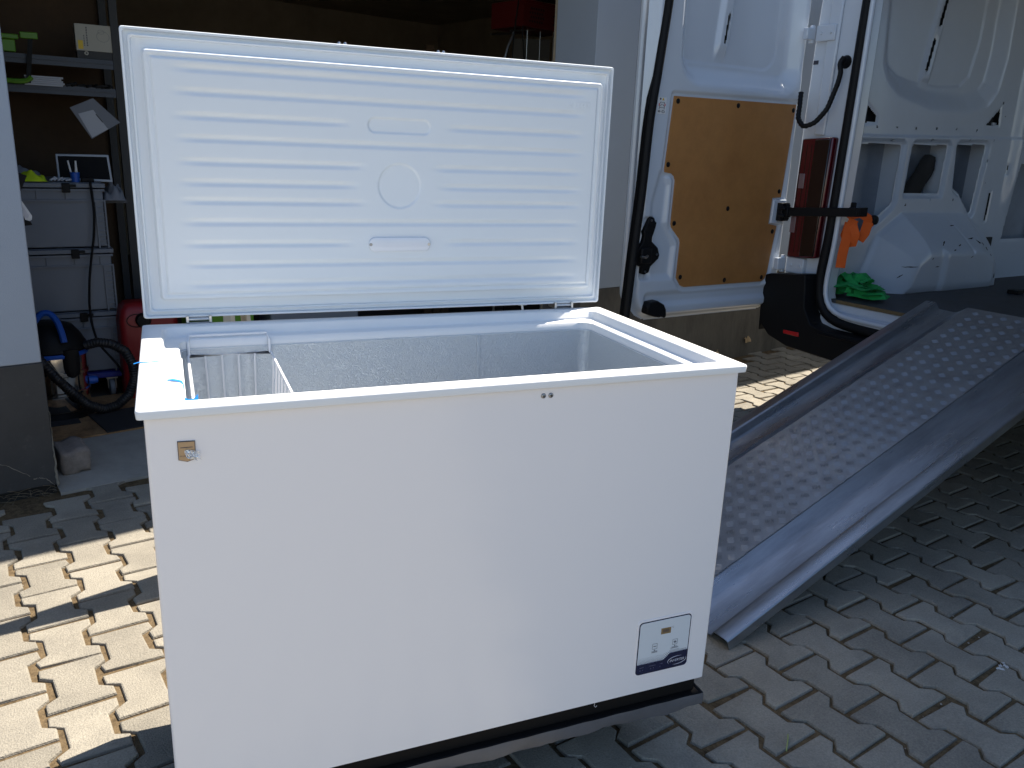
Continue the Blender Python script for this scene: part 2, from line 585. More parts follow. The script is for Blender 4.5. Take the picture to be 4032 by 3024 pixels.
# wall line of the building (pavers stop there)
BA = R(6.4)
BO = Vector((-0.05, 1.98, 0))
BU = Vector((math.cos(BA), math.sin(BA), 0))
BV = Vector((-math.sin(BA), math.cos(BA), 0))
cnt = 0
for ci in range(-30, 68):
    for ri in range(-26, 16):
        p = PO + E1 * (ci * PU) + E2 * ((ri + 0.5) * PV + (0.5 * PV if ci % 2 else 0))
        v = (p - BO).dot(BV)
        u = (p - BO).dot(BU)
        if v > -0.06 or p.x < -3.9 or p.x > 9.3 or p.y < -4.4:
            continue
        rr = random.Random(ci * 131 + ri)
        show = ((-0.62 < p.x < 0.34 and 0.18 < p.y < 2.1) or (0.55 < p.x < 2.75 and -0.72 < p.y < 0.62) or
                (2.75 <= p.x < 3.35 and -0.1 < p.y < 0.45) or (2.95 < p.x < 5.0 and 1.30 < p.y < 2.5))
        dz = rr.uniform(-0.0022, 0.0012)
        rot = Euler((rr.uniform(-1, 1) * 0.010, rr.uniform(-1, 1) * 0.010, PA + rr.uniform(-1, 1) * 0.012 + (math.pi if rr.random() < .5 else 0)))
        k = rr.randrange(12)
        q = Vector((p.x + rr.uniform(-1, 1) * 0.0016, p.y + rr.uniform(-1, 1) * 0.0016, dz))
        if show and cnt < 298:
            o = bpy.data.objects.new("paver", variants[k][0])
            C.objects.link(o)
            o.parent = pav
            o.location = q
            o.rotation_euler = rot
            cnt += 1
        else:
            mtx = Matrix.Translation(q) @ rot.to_matrix().to_4x4()
            rest.add([mtx @ Vector(w) for w in variants[k][1].v], variants[k][1].f)
o = build(rest, "paver_field", MT["paver"], pav)
tag(o, kind="stuff")

# pebbles and straw in the joints
pb = MB()
def blob(mb, c, r, rr):
    vs = []
    for (x, y, z) in ((1, 0, 0), (-1, 0, 0), (0, 1, 0), (0, -1, 0), (0, 0, 1), (0, 0, -1)):
        s_ = r * rr.uniform(0.6, 1.3)
        vs.append((c[0] + x * s_, c[1] + y * s_, c[2] + z * s_ * 0.7))
    mb.add(vs, [(0, 2, 4), (2, 1, 4), (1, 3, 4), (3, 0, 4), (2, 0, 5), (1, 2, 5), (3, 1, 5), (0, 3, 5)])
rr = random.Random(3)
for i in range(2600):
    x = rr.uniform(-0.7, 3.2); y = rr.uniform(-0.8, 2.4)
    p = Vector((x, y, 0)) - PO
    a = p.dot(E1) / PU
    ci = math.floor(a + 0.5)
    fb = p.dot(E2) / PV - (0.5 if ci % 2 else 0)
    fr = abs(fb - round(fb)) * PV
    side = abs(a - ci) * PU
    if fr < 0.006 or side > 0.060:
        blob(pb, (x, y, -0.0065), rr.choice((0.0015, 0.002, 0.003, 0.004)), rr)
for i in range(60):
    x = rr.uniform(-0.6, 2.6); y = rr.uniform(-0.7, 2.0)
    blob(pb, (x, y, 0.001), rr.uniform(0.0012, 0.003), rr)
o = build(pb, "pebbles", MT["pebble"])
tag(o, "tiny pebbles and grit lying in the paving joints", "gravel", kind="stuff")

# ------------------------------------------------------------------ garage building
bld = empty("garage_building", BO, BA, "white rendered garage with dark plinth and wide open doorway", "building")
def bbox(name, m, u0, u1, v0, v1, z0, z1, bevel=0.0):
    mb = MB().box(u0, u1, v0, v1, z0, z1)
    return build(mb, name, m, bld, bevel)
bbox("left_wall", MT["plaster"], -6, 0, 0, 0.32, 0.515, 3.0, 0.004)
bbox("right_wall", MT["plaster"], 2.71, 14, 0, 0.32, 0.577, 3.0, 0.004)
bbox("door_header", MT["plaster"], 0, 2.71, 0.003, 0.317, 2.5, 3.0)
pl = bbox("plinth", MT["plinth"], -6, 0.003, -0.004, 0.32, 0.035, 0.515, 0.004)
bbox("plinth", MT["plinth2"], 2.707, 14, -0.004, 0.32, -0.03, 0.577, 0.004)
bbox("roof", MT["roof"], -6.5, 14.5, -0.385, 7.2, 3.0, 3.14)
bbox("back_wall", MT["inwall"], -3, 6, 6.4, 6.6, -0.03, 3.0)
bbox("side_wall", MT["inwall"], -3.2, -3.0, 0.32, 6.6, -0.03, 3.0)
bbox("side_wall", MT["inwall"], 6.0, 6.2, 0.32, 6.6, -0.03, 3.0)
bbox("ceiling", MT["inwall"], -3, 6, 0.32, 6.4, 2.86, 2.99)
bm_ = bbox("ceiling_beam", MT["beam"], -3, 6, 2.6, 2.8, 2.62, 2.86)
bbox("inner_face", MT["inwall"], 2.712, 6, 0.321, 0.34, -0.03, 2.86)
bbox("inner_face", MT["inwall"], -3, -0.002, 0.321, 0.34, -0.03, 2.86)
# torn render at the plinth corner and foot, crack scar
ce = MB()
rr = random.Random(11)
pts = []
for k in range(26):
    z = 0.0 + 0.30 * k / 25
    pts.append((0.003 + rr.uniform(-1, 1) * 0.002, -0.006 + rr.uniform(-1, 1) * 0.002, z + 0.03))
ce.tube(pts, 0.005, 5, rfun=lambda t: 0.006 * max(0.12, (1 - t) ** 1.5) * (0.7 + 0.5 * abs(math.sin(t * 37))))
build(ce, "torn_render", MT["crackedge"], bld)
ce = MB()
for a, b in (((-0.26, 0.185), (-0.085, 0.085)), ((-0.075, 0.072), (-0.008, 0.03))):
    pts = []
    for k in range(18):
        t = k / 17
        pts.append((a[0] + (b[0] - a[0]) * t, -0.0045, a[1] + (b[1] - a[1]) * t + 0.018 * math.sin(t * 3.0) + rr.uniform(-1, 1) * 0.0025))
    ce.tube(pts, 0.0028, 5, rfun=lambda t: 0.0006 + 0.0017 * abs(math.sin(t * 9 + 1)) * (1 - 0.4 * t))
build(ce, "render_scar", MT["crackedge"], bld)
ce = MB()
for k in range(70):
    u = rr.uniform(-0.5, 0.0); z = rr.uniform(0.005, 0.033)
    d = Vector((rr.uniform(-1, 1), rr.uniform(-0.8, 0.1), rr.uniform(-0.2, 0.3))).normalized() * rr.uniform(0.015, 0.05)
    ce.tube([(u, -0.006, z), Vector((u, -0.008, z)) + d * 0.5 + Vector((0, -0.004, 0.004)), Vector((u, -0.010, z)) + d], 0.0009, 4)
o = build(ce, "foot_straw", MT["straw"], bld)
tag(o, kind="stuff")
bbox("plinth_void", MT["dark"], -6, 0.0, 0.02, 0.32, -0.03, 0.034)

# sloping concrete threshold and floor
th = MB()
v_ = [(0.0, -0.02, -0.02), (2.71, -0.02, -0.02), (2.71, 0.46, 0.046), (0.0, 0.46, 0.046)]
prof = [(-0.02, -0.03), (-0.02, 0.002), (0.02, 0.010), (0.20, 0.030), (0.43, 0.050), (0.46, 0.050)]
loops = [[(u, v, z) for (v, z) in prof] for u in (0.006, 0.9, 1.8, 2.705)]
th.loops(loops, closed=False, smooth=True)
thr = build(th, "threshold", MT["conc"], None)
thr.location = BO; thr.rotation_euler = (0, 0, BA)
tag(thr, "worn sloping concrete threshold of the garage doorway", kind="structure")
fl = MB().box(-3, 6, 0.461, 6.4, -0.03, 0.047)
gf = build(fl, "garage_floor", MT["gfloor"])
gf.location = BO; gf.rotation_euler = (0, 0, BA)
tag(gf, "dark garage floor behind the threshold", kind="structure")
fb = MB().box(-0.6, 1.6, 0.43, 1.02, 0.050, 0.058)
o = build(fb, "chipboard_sheet", MT["osb"], None, 0.002)
o.location = BO; o.rotation_euler = (0, 0, BA)
tag(o, "worn brown chipboard sheet lying inside the garage doorway", "board")

# ------------------------------------------------------------------ unseen tree added to shade the yard (stands behind the van)
tree = empty("shade_tree", (9.6, -2.2, 0), 0, "unseen broad leafy tree added behind the van to shade the yard", "tree")
tr = MB()
def limb(a, b, r0, r1, wob=0.12, n=12, seed=1):
    q = random.Random(seed)
    a = Vector(a); b = Vector(b)
    pts = []
    for k in range(n + 1):
        t = k / n
        w = math.sin(math.pi * t) * wob
        pts.append(a.lerp(b, t) + Vector((q.uniform(-1, 1), q.uniform(-1, 1), q.uniform(-1, 1))) * w * 0.4)
    tr.tube(pts, r0, 8, rfun=lambda t: r0 + (r1 - r0) * t)
T0 = Vector((0, 0, 0))
limb((0, 0, -0.1), (-0.3, 0.3, 3.4), 0.30, 0.22, 0.1, 8, 1)
limb((-0.3, 0.3, 3.3), (-1.2, 0.8, 6.5), 0.20, 0.06, 0.25, 10, 2)
limb((-0.3, 0.3, 3.3), (-4.0, 2.3, 6.4), 0.15, 0.04, 0.3, 12, 4)
limb((-0.3, 0.3, 3.3), (1.5, -1.5, 6.0), 0.15, 0.04, 0.3, 12, 5)
limb((-0.3, 0.3, 3.4), (-4.2, 0.2, 5.6), 0.16, 0.04, 0.3, 12, 3)
build(tr, "trunk", MT["bark"], tree)
lf = MB()
q = random.Random(21)
def leaf(c, s):
    d = Vector((q.uniform(-1, 1), q.uniform(-1, 1), q.uniform(-1, 0.4))).normalized()
    w = d.cross(Vector((q.uniform(-1, 1), q.uniform(-1, 1), q.uniform(-1, 1)))).normalized()
    n_ = d.cross(w)
    c = Vector(c)
    lf.add([c, c + d * s * 0.5 + w * s * 0.28, c + d * s + n_ * s * 0.08, c + d * s * 0.5 - w * s * 0.28], [(0, 1, 2, 3)])
nl = 0
while nl < 16000:
    z = q.uniform(4.4, 7.2)
    sx = q.uniform(0.92, 4.6) if q.random() < 0.7 else q.uniform(0.92, 7.0)
    sy = q.uniform(-3.6, 0.86) if q.random() < 0.4 else q.uniform(-1.6, 0.86)
    X = sx + 0.640 * z
    Y = sy + 0.110 * z
    # gaps in the crown that let a few flecks of sun through
    if any(math.hypot((sx - hx) / 1.6, sy - hy) < hr for (hx, hy, hr) in ((1.70, -0.08, 0.055), (1.74, -0.27, 0.050), (1.76, -0.46, 0.05))):
        continue
    leaf((X - 9.6, Y + 2.2, z), q.uniform(0.16, 0.32))
    nl += 1
for k in range(3000):
    a = q.uniform(0, 2 * math.pi); r_ = 2.4 * math.sqrt(q.random())
    leaf((0.2 + r_ * math.cos(a), -0.4 + r_ * math.sin(a) * 0.9, 5.6 + q.uniform(-1.3, 1.5) * math.sqrt(max(0.05, 1 - (r_ / 2.4) ** 2))), q.uniform(0.15, 0.25))
o = build(lf, "crown", MT["leaf"], tree)
tag(o, kind="stuff")

# hedge added out of view on the right to block sky light
hd = empty("shade_hedge", (5.4, -1.75, 0), 0, "unseen tall hedge added to block sky light from the yard", "hedge")
lf = MB()
q = random.Random(41)
for k in range(3600):
    x = q.uniform(-2.4, 0.6); z = 3.4 * q.random() ** 0.8
    sd = q.choice((-1, 1)) * (0.55 + 0.12 * math.sin(x * 2.1) + 0.08 * math.sin(z * 3.3 + x))
    leaf((x, sd * q.uniform(0.8, 1.0), z + 0.05), q.uniform(0.12, 0.22))
o = build(lf, "foliage", MT["leaf"], hd); tag(o, kind="stuff")
for k in range(4):
    mb = MB().tube([(-2.2 + k * 0.9, 0, 0), (-2.15 + k * 0.9, 0.05, 1.2), (-2.2 + k * 0.9, 0, 3.0)], 0.05, 7, rfun=lambda t: 0.05 - 0.035 * t)
    build(mb, "stem", MT["bark"], hd)

# ================================================================== CHEST FREEZER
FW, FD = 1.078, 0.602  # freezer size and place worked out from image pixels, scaled about the camera
FZ0, FZ1 = 0.2395, 0.9476
fz = empty("chest_freezer", (-0.0186, -0.1447, 0), R(-10), "white chest freezer with its ribbed lid standing open", "freezer")
mb = MB()
cab = []
for z, ins_ in ((FZ0, 0.010), (FZ0 + 0.003, 0.0065), (FZ1 - 0.016, 0.0065)):
    cab.append([(x, y, z) for x, y in rrect(ins_, FW - ins_, ins_, FD - ins_, 0.007, 4)])
mb.loops(cab, smooth=True)
build(mb, "cabinet", MT["enamel"], fz)
mb = MB().box(0.012, FW - 0.012, 0.012, FD - 0.012, FZ0 + 0.001, FZ0 + 0.012)
build(mb, "cabinet_bottom", MT["dark"], fz)
# rim
mb = MB()
lp = []
for ins_, z, r in ((0.004, FZ1 - 0.0165, 0.010), (-0.003, FZ1 - 0.0145, 0.007), (-0.004, FZ1 - 0.0035, 0.007), (-0.0028, FZ1 - 0.0008, 0.007),
                   (0.000, FZ1, 0.007), (0.032, FZ1, 0.010), (0.0355, FZ1 - 0.003, 0.014), (0.037, FZ1 - 0.018, 0.016),
                   (0.040, FZ1 - 0.0212, 0.018), (0.061, FZ1 - 0.0212, 0.022), (0.0645, FZ1 - 0.0240, 0.024), (0.0655, FZ1 - 0.040, 0.024),
                   (0.068, FZ1 - 0.0415, 0.024)):
    lp.append([(x, y, z) for x, y in rrect(ins_, FW - ins_, ins_, FD - ins_, r, 6)])
mb.loops(lp, smooth=True)
build(mb, "rim", MT["rim"], fz, autosmooth=50)
# aluminium liner
mb = MB()
lp = []
for z in (FZ1 - 0.039, 0.8, 0.6, 0.4, 0.3):
    lp.append([(x, y, z) for x, y in rrect(0.0668, FW - 0.0668, 0.0668, FD - 0.0668, 0.024, 6)])
mb.loops(lp, cap1=True, smooth=True)
build(mb, "liner", MT["stucco"], fz)
mb = MB().box(0.72, 0.728, FD - 0.0695, FD - 0.0670, 0.31, FZ1 - 0.042)
build(mb, "liner_seam", MT["stucco"], fz, 0.001)
# front screws
for x in (0.6504, 0.6648):
    mb = MB()
    mb.lathe([(0.0001, 0.0022), (0.0035, 0.0020), (0.0046, 0.0010), (0.0048, 0.0)], (x, 0, 0), 16, 'y')
    mb.v = [(a, 0.0063 - b, c + 0.9163) for a, b, c in mb.v]
    s_ = build(mb, "screw", MT["screw"], fz)
    mb = MB().box(x - 0.0024, x + 0.0024, 0.0036, 0.0042, 0.9159, 0.9167)
    mb.box(x - 0.0004, x + 0.0004, 0.0034, 0.0042, 0.9139, 0.9187)
    build(mb, "cross_slot", MT["dark"], s_)
# badge
def front(a, b, d): return (a, d, b)
mb = MB().prism([(0.0497, 0.8930), (0.0497, 0.8630), (0.0621, 0.8592), (0.0747, 0.8632), (0.0747, 0.8920)], front, 0.0064, 0.0050)
bd = build(mb, "badge", MT["inkgrey"], fz)
mb = MB().prism([(0.0507, 0.8918), (0.0507, 0.8638), (0.0621, 0.8602), (0.0737, 0.8640), (0.0737, 0.8910)], front, 0.0050, 0.0042)
build(mb, "badge_face", MT["gold"], bd)
text_on_front("lettering", "PROFESSIONAL", 0.0030, 0.0621, 0.0040, 0.8690, MT["inkgrey"], bd)
mb = MB().box(0.0535, 0.0707, 0.0038, 0.0042, 0.8822, 0.8832)
build(mb, "badge_line", MT["inkgrey"], bd)
# control panel
PX0, PX1, PZ0, PZ1 = 0.8940, 1.0205, 0.2862, 0.4105
cp = MB().prism(rrect(PX0 - 0.004, PX1 + 0.004, PZ0 - 0.004, PZ1 + 0.004, 0.010, 6), front, 0.0066, 0.0052)
ctrl = build(cp, "control_panel", MT["enamel"], fz, 0.0006)
mb = MB().prism(rrect(PX0, PX1, PZ0, PZ1, 0.0085, 6), front, 0.0056, 0.0046)
build(mb, "outline", MT["navy"], ctrl)
mb = MB().prism(rrect(PX0 + 0.0022, PX1 - 0.0022, PZ0 + 0.0022, PZ1 - 0.0022, 0.0072, 6), front, 0.0048, 0.0042)
build(mb, "face", MT["pface"], ctrl)
def nav_top(x):
    t = (x - PX0) / (PX1 - PX0)
    if t < 0.52: return 0.3110 + 0.0002
    if t < 0.64: return 0.3112 + (0.3245 - 0.3112) * (t - 0.52) / 0.12
    return 0.3245 + 0.0006 * (t - 0.64)
xs = [PX0 + 0.0017 + (PX1 - PX0 - 0.0034) * k / 40 for k in range(41)]
poly = [(x, nav_top(x)) for x in reversed(xs)]
b0 = PZ0 + 0.0017
poly += [(xs[0], b0 + 0.006), (xs[0] + 0.0022, b0 + 0.0018), (xs[0] + 0.0075, b0), (xs[-1] - 0.0075, b0), (xs[-1] - 0.0022, b0 + 0.0018), (xs[-1], b0 + 0.006)]
mb = MB().prism(poly, front, 0.0046, 0.0038)
build(mb, "navy_band", MT["navy"], ctrl)
mb = MB()
for i in range(44):
    for j in range(6):
        x = xs[0] + 0.0022 + i * 0.0028 + (0.0014 if j % 2 else 0)
        z = nav_top(x) + 0.0012 + j * 0.0026
        if x > xs[-1] - 0.002 or z > (0.3275 if x < 0.968 else 0.3310) or (x > 0.968 and j > 2): continue
        r = 0.00095 * (1 - j * 0.11)
        mb.add([(x + r * math.cos(k * math.pi / 3), 0.0040, z + r * math.sin(k * math.pi / 3)) for k in range(6)], [tuple(range(6))])
build(mb, "dot_pattern", MT["navy"], ctrl)
mb = MB().prism([(0.9475, 0.3745), (0.9715, 0.3740), (0.9715, 0.3880), (0.9475, 0.3885)], front, 0.0046, 0.0039)
ds = build(mb, "display", MT["amber"], ctrl)
text_on_front("digits", "888", 0.0105, 0.9595, 0.0036, 0.3812, MT["inkgrey"], ds)
text_on_front("unit_mark", "\u00b0C", 0.0055, 0.9755, 0.0039, 0.3868, MT["inkgrey"], ctrl)
for x, z, sgn in ((0.9352, 0.3490, "-"), (0.9846, 0.3498, "+")):
    mb = MB()
    o_ = rrect(x - 0.0061, x + 0.0061, z - 0.0066, z + 0.0066, 0.0016, 3)
    i_ = rrect(x - 0.0054, x + 0.0054, z - 0.0059, z + 0.0059, 0.0012, 3)
    n = len(o_)
    mb.add([(a, 0.0039, b) for a, b in o_] + [(a, 0.0039, b) for a, b in i_], [(k, (k + 1) % n, n + (k + 1) % n, n + k) for k in range(n)])
    mb.box(x - 0.0034, x + 0.0034, 0.0036, 0.0040, z - 0.0006, z + 0.0006)
    if sgn == "+":
        mb.box(x - 0.0006, x + 0.0006, 0.0035, 0.0040, z - 0.0034, z + 0.0034)
    mb.box(x - 0.0008, x + 0.0008, 0.0036, 0.0040, z - 0.0108, z - 0.0080)
    mb.box(x - 0.0070, x + 0.0070, 0.0036, 0.0040, z - 0.0117, z - 0.0113)
    build(mb, "button", MT["inkgrey"], ctrl)
    mb = MB()
    for k in range(9 if sgn == "-" else 12):
        w = 0.0006 + 0.0003 * ((k * 7) % 3)
        xx = x - (0.0068 if sgn == "-" else 0.0090) + k * 0.00155
        mb.box(xx, xx + w, 0.0037, 0.0040, z - 0.0150 + 0.0004 * (k % 2), z - 0.0132)
    build(mb, "button_caption", MT["inkgrey"], ctrl)
# INVERTER emblem
ix, iz = 0.9938, 0.3040
text_on_front("inverter_lettering", "INVERTER", 0.0082, ix, 0.0035, iz, MT["inklight"], ctrl, shear=0.25, bold=0.0)
mb = MB()
def arc(a0, a1, w0):
    n = 26
    vo = []; vi = []
    for k in range(n + 1):
        t = k / n
        a = R(a0 + (a1 - a0) * t)
        w = w0 * math.sin(math.pi * t) + 0.0001
        vo.append((ix + 0.0232 * math.cos(a), 0.0035, iz + 0.0102 * math.sin(a)))
        vi.append((ix + (0.0232 - w) * math.cos(a), 0.0035, iz + (0.0102 - w) * math.sin(a)))
    mb.add(vo + vi, [(k, k + 1, n + 2 + k, n + 1 + k) for k in range(n)])
arc(60, 215, 0.0014)
arc(245, 385, 0.0014)
build(mb, "inverter_ellipse", MT["inklight"], ctrl)
for x, n_ in ((0.9075, 6), (0.9335, 9), (0.9560, 4)):
    mb = MB()
    for k in range(n_):
        xx = x - n_ * 0.00085 + k * 0.0017
        mb.box(xx, xx + 0.0005 + 0.0003 * (k % 3), 0.0034, 0.0037, 0.3025, 0.3048 - 0.0006 * (k % 2))
    mb.box(x - 0.004, x - 0.0025, 0.0034, 0.0037, 0.2955, 0.2985)
    if n_ > 4: mb.box(x + 0.0025, x + 0.0040, 0.0034, 0.0037, 0.2965, 0.2985)
    build(mb, "range_caption", MT["inkmid"], ctrl)

# lid
LY = 0.607
LZ0, LZ1 = 0.9595, 1.5300
ld_m = MB()
def lrect(ins_, y, r=0.006):
    return [(x, y, z) for x, z in rrect(ins_, FW - ins_, LZ0 + ins_, LZ1 - ins_, r, 4)]
lp = [lrect(0.004, LY + 0.066), lrect(0.0, LY + 0.062), lrect(0.0, LY + 0.001), lrect(0.0012, LY - 0.0015), lrect(0.0045, LY - 0.0015), lrect(0.0055, LY + 0.003),
      lrect(0.0065, LY + 0.008), lrect(0.013, LY + 0.008), lrect(0.0136, LY - 0.0015), lrect(0.0150, LY - 0.0028), lrect(0.0168, LY - 0.0020), lrect(0.0185, LY + 0.0046),
      lrect(0.030, LY + 0.0052), lrect(0.036, LY + 0.0058), lrect(0.05, LY + 0.0062)]
ld_m.loops(lp, cap0=True, cap1=True, smooth=True)
lid = build(ld_m, "lid", MT["lidp"], fz, autosmooth=30)
RIBS = [1.460, 1.417, 1.371, 1.328, 1.283, 1.242, 1.205, 1.162, 1.117, 1.074, 1.032]
SPLIT = {2: 0.105, 4: 0.075, 5: 0.090, 6: 0.075, 8: 0.105}
CXL = 0.545
def lid_h(U, V):
    s = sd_rr(U, V, 0.036, 1.044, 0.9985, 1.4930, 0.010)
    h = 0.0225 * sst(-s, -0.0005, 0.0040)
    s2 = s + 0.0155
    h = h + 0.0030 * sst(-s2, -0.002, 0.004) - 0.0025 * np.exp(-((s + 0.0135) / 0.0022) ** 2)
    for i, z in enumerate(RIBS):
        segs = [(0.085, 1.0)]
        if i in SPLIT:
            segs = [(0.085, CXL - SPLIT[i]), (CXL + SPLIT[i], 1.0)]
        for a, b in segs:
            t = np.clip(U, a, b)
            dx = np.abs(U - t)
            tap = sst(U, a - 0.012, a + 0.055) * sst(-U, -b - 0.012, -b + 0.055)
            w = 0.0100
            d = np.abs(V - z)
            prof = np.where(d < w, 0.5 * (1 + np.cos(np.pi * np.minimum(d, w) / w)), 0)
            h = h - 0.0042 * prof * tap
    sl = sd_rr(U, V, CXL - 0.071, CXL + 0.071, 1.3535, 1.3865, 0.0160)
    h = h - 0.0032 * sst(-sl, -0.001, 0.0035)
    ci = np.hypot(U - CXL, V - 1.2425) - 0.0495
    h = h - 0.0026 * sst(-ci, -0.001, 0.004)
    st = np.minimum.reduce([sd_rr((U - 0.9545) * math.cos(k) + (V - 1.4370) * math.sin(k), -(U - 0.9545) * math.sin(k) + (V - 1.4370) * math.cos(k), -0.0075, 0.0075, -0.0005, 0.0005, 0.0004) for k in (0.5, 1.55, 2.6)])
    h = h + 0.0012 * sst(-st, -0.0012, 0.0006)
    rc = np.abs(sd_rr(U, V, 0.971, 1.007, 1.4315, 1.4435, 0.0015)) - 0.0006
    for k in range(3):
        rc = np.minimum(rc, np.hypot(U - 0.980 - k * 0.009, V - 1.4375) - 0.0025)
    h = h + 0.0012 * sst(-rc, -0.0014, 0.0006)
    return h
heightfield("inner_panel", 0.030, 1.050, 0.9925, 1.4990, 0.0019, lid_h, lambda U, V, H: (U, LY + 0.0050 - H, V), MT["lidp"], lid)
# lamp cover on lid
mb = MB()
lp = []
for ins_, y in ((0, LY - 0.0165), (0, LY - 0.0240), (0.0012, LY - 0.0255), (0.004, LY - 0.0262)):
    lp.append([(x, y, z) for x, z in rrect(0.4735 + ins_, 0.6165 - ins_, 1.0985 + ins_, 1.1300 - ins_, 0.0150 - ins_, 8)])
mb.loops(lp, cap1=True, smooth=True)
lc = build(mb, "lamp_cover", MT["lampc"], lid, autosmooth=30)
for x, m_ in ((0.4775, "screw"), (0.6125, "chrome")):
    mb = MB().lathe([(0.0001, LY - 0.0269), (0.003, LY - 0.0269), (0.0038, LY - 0.0259)], (x, 0, 1.1143), 12, 'y')
    build(mb, "screw", MT[m_], lid)
# strike screws on top of lid
for x in (0.4219, 0.4345, 0.6403, 0.6525):
    mb = MB().lathe([(0.0001, 0.006), (0.003, 0.005), (0.0042, 0.002), (0.0045, 0)], (x, LY + 0.012, LZ1), 10)
    build(mb, "handle_screw", MT["chrome"], lid)
# hinges
for x in (0.1082, 0.9756):
    mb = MB()
    mb.tube([(x - 0.022, LY - 0.004, 0.9560), (x + 0.022, LY - 0.004, 0.9560)], 0.0042, 10)
    mb.box(x - 0.026, x - 0.020, LY - 0.010, LY + 0.03, 0.9485, 0.9640)
    mb.box(x + 0.020, x + 0.026, LY - 0.010, LY + 0.03, 0.9485, 0.9640)
    mb.box(x - 0.020, x + 0.020, LY - 0.009, LY + 0.002, 0.9482, 0.9500)
    hg = build(mb, "hinge", MT["chrome"], fz, 0.0008)
    mb = MB().box(x - 0.0185, x + 0.0185, LY + 0.004, LY + 0.028, 0.9505, 0.9590)
    build(mb, "hinge_pad", MT["dark"], hg)
mb = MB()
mb.tube([(0.872, LY + 0.012, 0.940), (0.868, LY + 0.012, 0.9600)], 0.0028, 6)
mb.box(0.858, 0.880, LY + 0.008, LY + 0.016, 0.9570, 0.9600)
build(mb, "lid_stop", MT["rim"], fz)
# black base frame
mb = MB()
mb.box(0.02, FW - 0.02, 0.018, 0.06, 0.2055, FZ0 + 0.001)
mb.box(0.02, FW - 0.02, FD - 0.06, FD - 0.02, 0.2055, FZ0 + 0.001)
mb.box(0.02, 0.06, 0.06, FD - 0.06, 0.2055, FZ0 + 0.001)
mb.box(FW - 0.06, FW - 0.02, 0.06, FD - 0.06, 0.2055, FZ0 + 0.001)
build(mb, "base_frame", MT["blackbase"], fz, 0.002)
mb = MB().tube([(0.808, 0.014, 0.238), (0.807, 0.014, 0.229), (0.810, 0.013, 0.226), (0.813, 0.013, 0.229)], 0.0006, 5)
build(mb, "wire_clip", MT["inklight"], fz)

# transport dolly under the freezer
dl = empty("transport_dolly", (-0.0186, -0.1447, 0), R(-10), "low dark platform wrapped in grey film under the freezer", "dolly")
mb = MB().box(0.02, FW - 0.012, 0.004, FD - 0.01, 0.176, 0.2045)
build(mb, "platform", MT["blackbase"], dl, 0.003)
# wrapped film skirt, wavy lower edge
fm = MB()
n = 90
q = random.Random(5)
top = []; mid = []; bot = []
for k in range(n + 1):
    x = 0.012 + (FW - 0.018) * k / n
    dr = 0.0018 * math.sin(k * 0.21) + 0.0016 * math.sin(k * 0.73 + 1) + q.uniform(-1, 1) * 0.0010
    top.append((x, 0.0015 + 0.0006 * math.sin(k * .9), 0.2050))
    mid.append((x, -0.0015 + 0.001 * math.sin(k * 0.5), 0.192))
    bot.append((x, 0.000 + 0.002 * math.sin(k * 0.37), 0.1775 + dr))
fm.loops([top, mid, bot, [(a, b + 0.02, c + 0.001) for a, b, c in bot]], closed=False, smooth=True)
side = [[(FW - 0.006 + 0.001 * math.sin(k), 0.0015 + 0.4 * k / 20, z + (0.003 * math.sin(k * 0.8) if z < 0.18 else 0)) for k in range(21)] for z in (0.205, 0.192, 0.174)]
fm.loops(side, closed=False, smooth=True)
build(fm, "film_skirt", MT["foil"], dl)
for (x, y) in ((0.12, 0.27), (0.95, 0.27), (0.12, 0.52), (0.95, 0.52)):
    mb = MB().lathe([(0.001, -0.018), (0.062, -0.018), (0.068, -0.012), (0.068, 0.012), (0.062, 0.018), (0.001, 0.018)], (x, y, 0.071), 20, 'x')
    mb.box(x - 0.025, x + 0.025, y - 0.03, y + 0.03, 0.142, 0.176)
    mb.box(x - 0.025, x - 0.021, y - 0.012, y + 0.012, 0.06, 0.15)
    mb.box(x + 0.021, x + 0.025, y - 0.012, y + 0.012, 0.06, 0.15)
    build(mb, "caster", MT["blackbase"], dl)

# wire basket hanging in the freezer
FZM = Matrix.Translation((-0.0186, -0.1447, 0)) @ Matrix.Rotation(R(-10), 4, 'Z')
bk = empty("wire_basket", FZM @ Vector((0.17, 0.30, 0.70)), R(-10), "white coated wire basket hanging at the left end of the freezer", "basket")
def bl(x, y, z): return (x - 0.17, y - 0.30, z - 0.70)
bx0, bx1, by0, by1 = 0.080, 0.246, 0.072, 0.528
ztop, zbot = 0.893, 0.70
mb = MB()
mb.tube([bl(bx0, by0, ztop), bl(bx1, by0, ztop), bl(bx1, by1, ztop), bl(bx0, by1, ztop)], 0.0032, 8, closed=True)
build(mb, "top_frame", MT["wire"], bk)
for yy in (by1, by0):
    sg = 1 if yy == by1 else -1
    mb = MB()
    pts = [bl(bx0 + 0.002, yy, ztop)]
    yo = yy + sg * 0.022
    pts += [bl(bx0 + 0.002, yy + sg * 0.004, ztop + 0.028), bl(bx0 + 0.006, yo, ztop + 0.0385), bl(bx1 - 0.006, yo, ztop + 0.0385), bl(bx1 - 0.002, yy + sg * 0.004, ztop + 0.028), bl(bx1 - 0.002, yy, ztop)]
    mb.tube(pts, 0.0030, 8)
    build(mb, "hanger", MT["wire"], bk)
mb = MB()
for k in range(1, 5):
    x = bx0 + (bx1 - bx0) * k / 5
    for yy in (by0, by1):
        mb.tube([bl(x, yy, ztop), bl(x + (0.163 - x) * 0.08, yy, zbot)], 0.0024, 6)
    mb.tube([bl(x, by0, zbot), bl(x, by1, zbot)], 0.0024, 6)
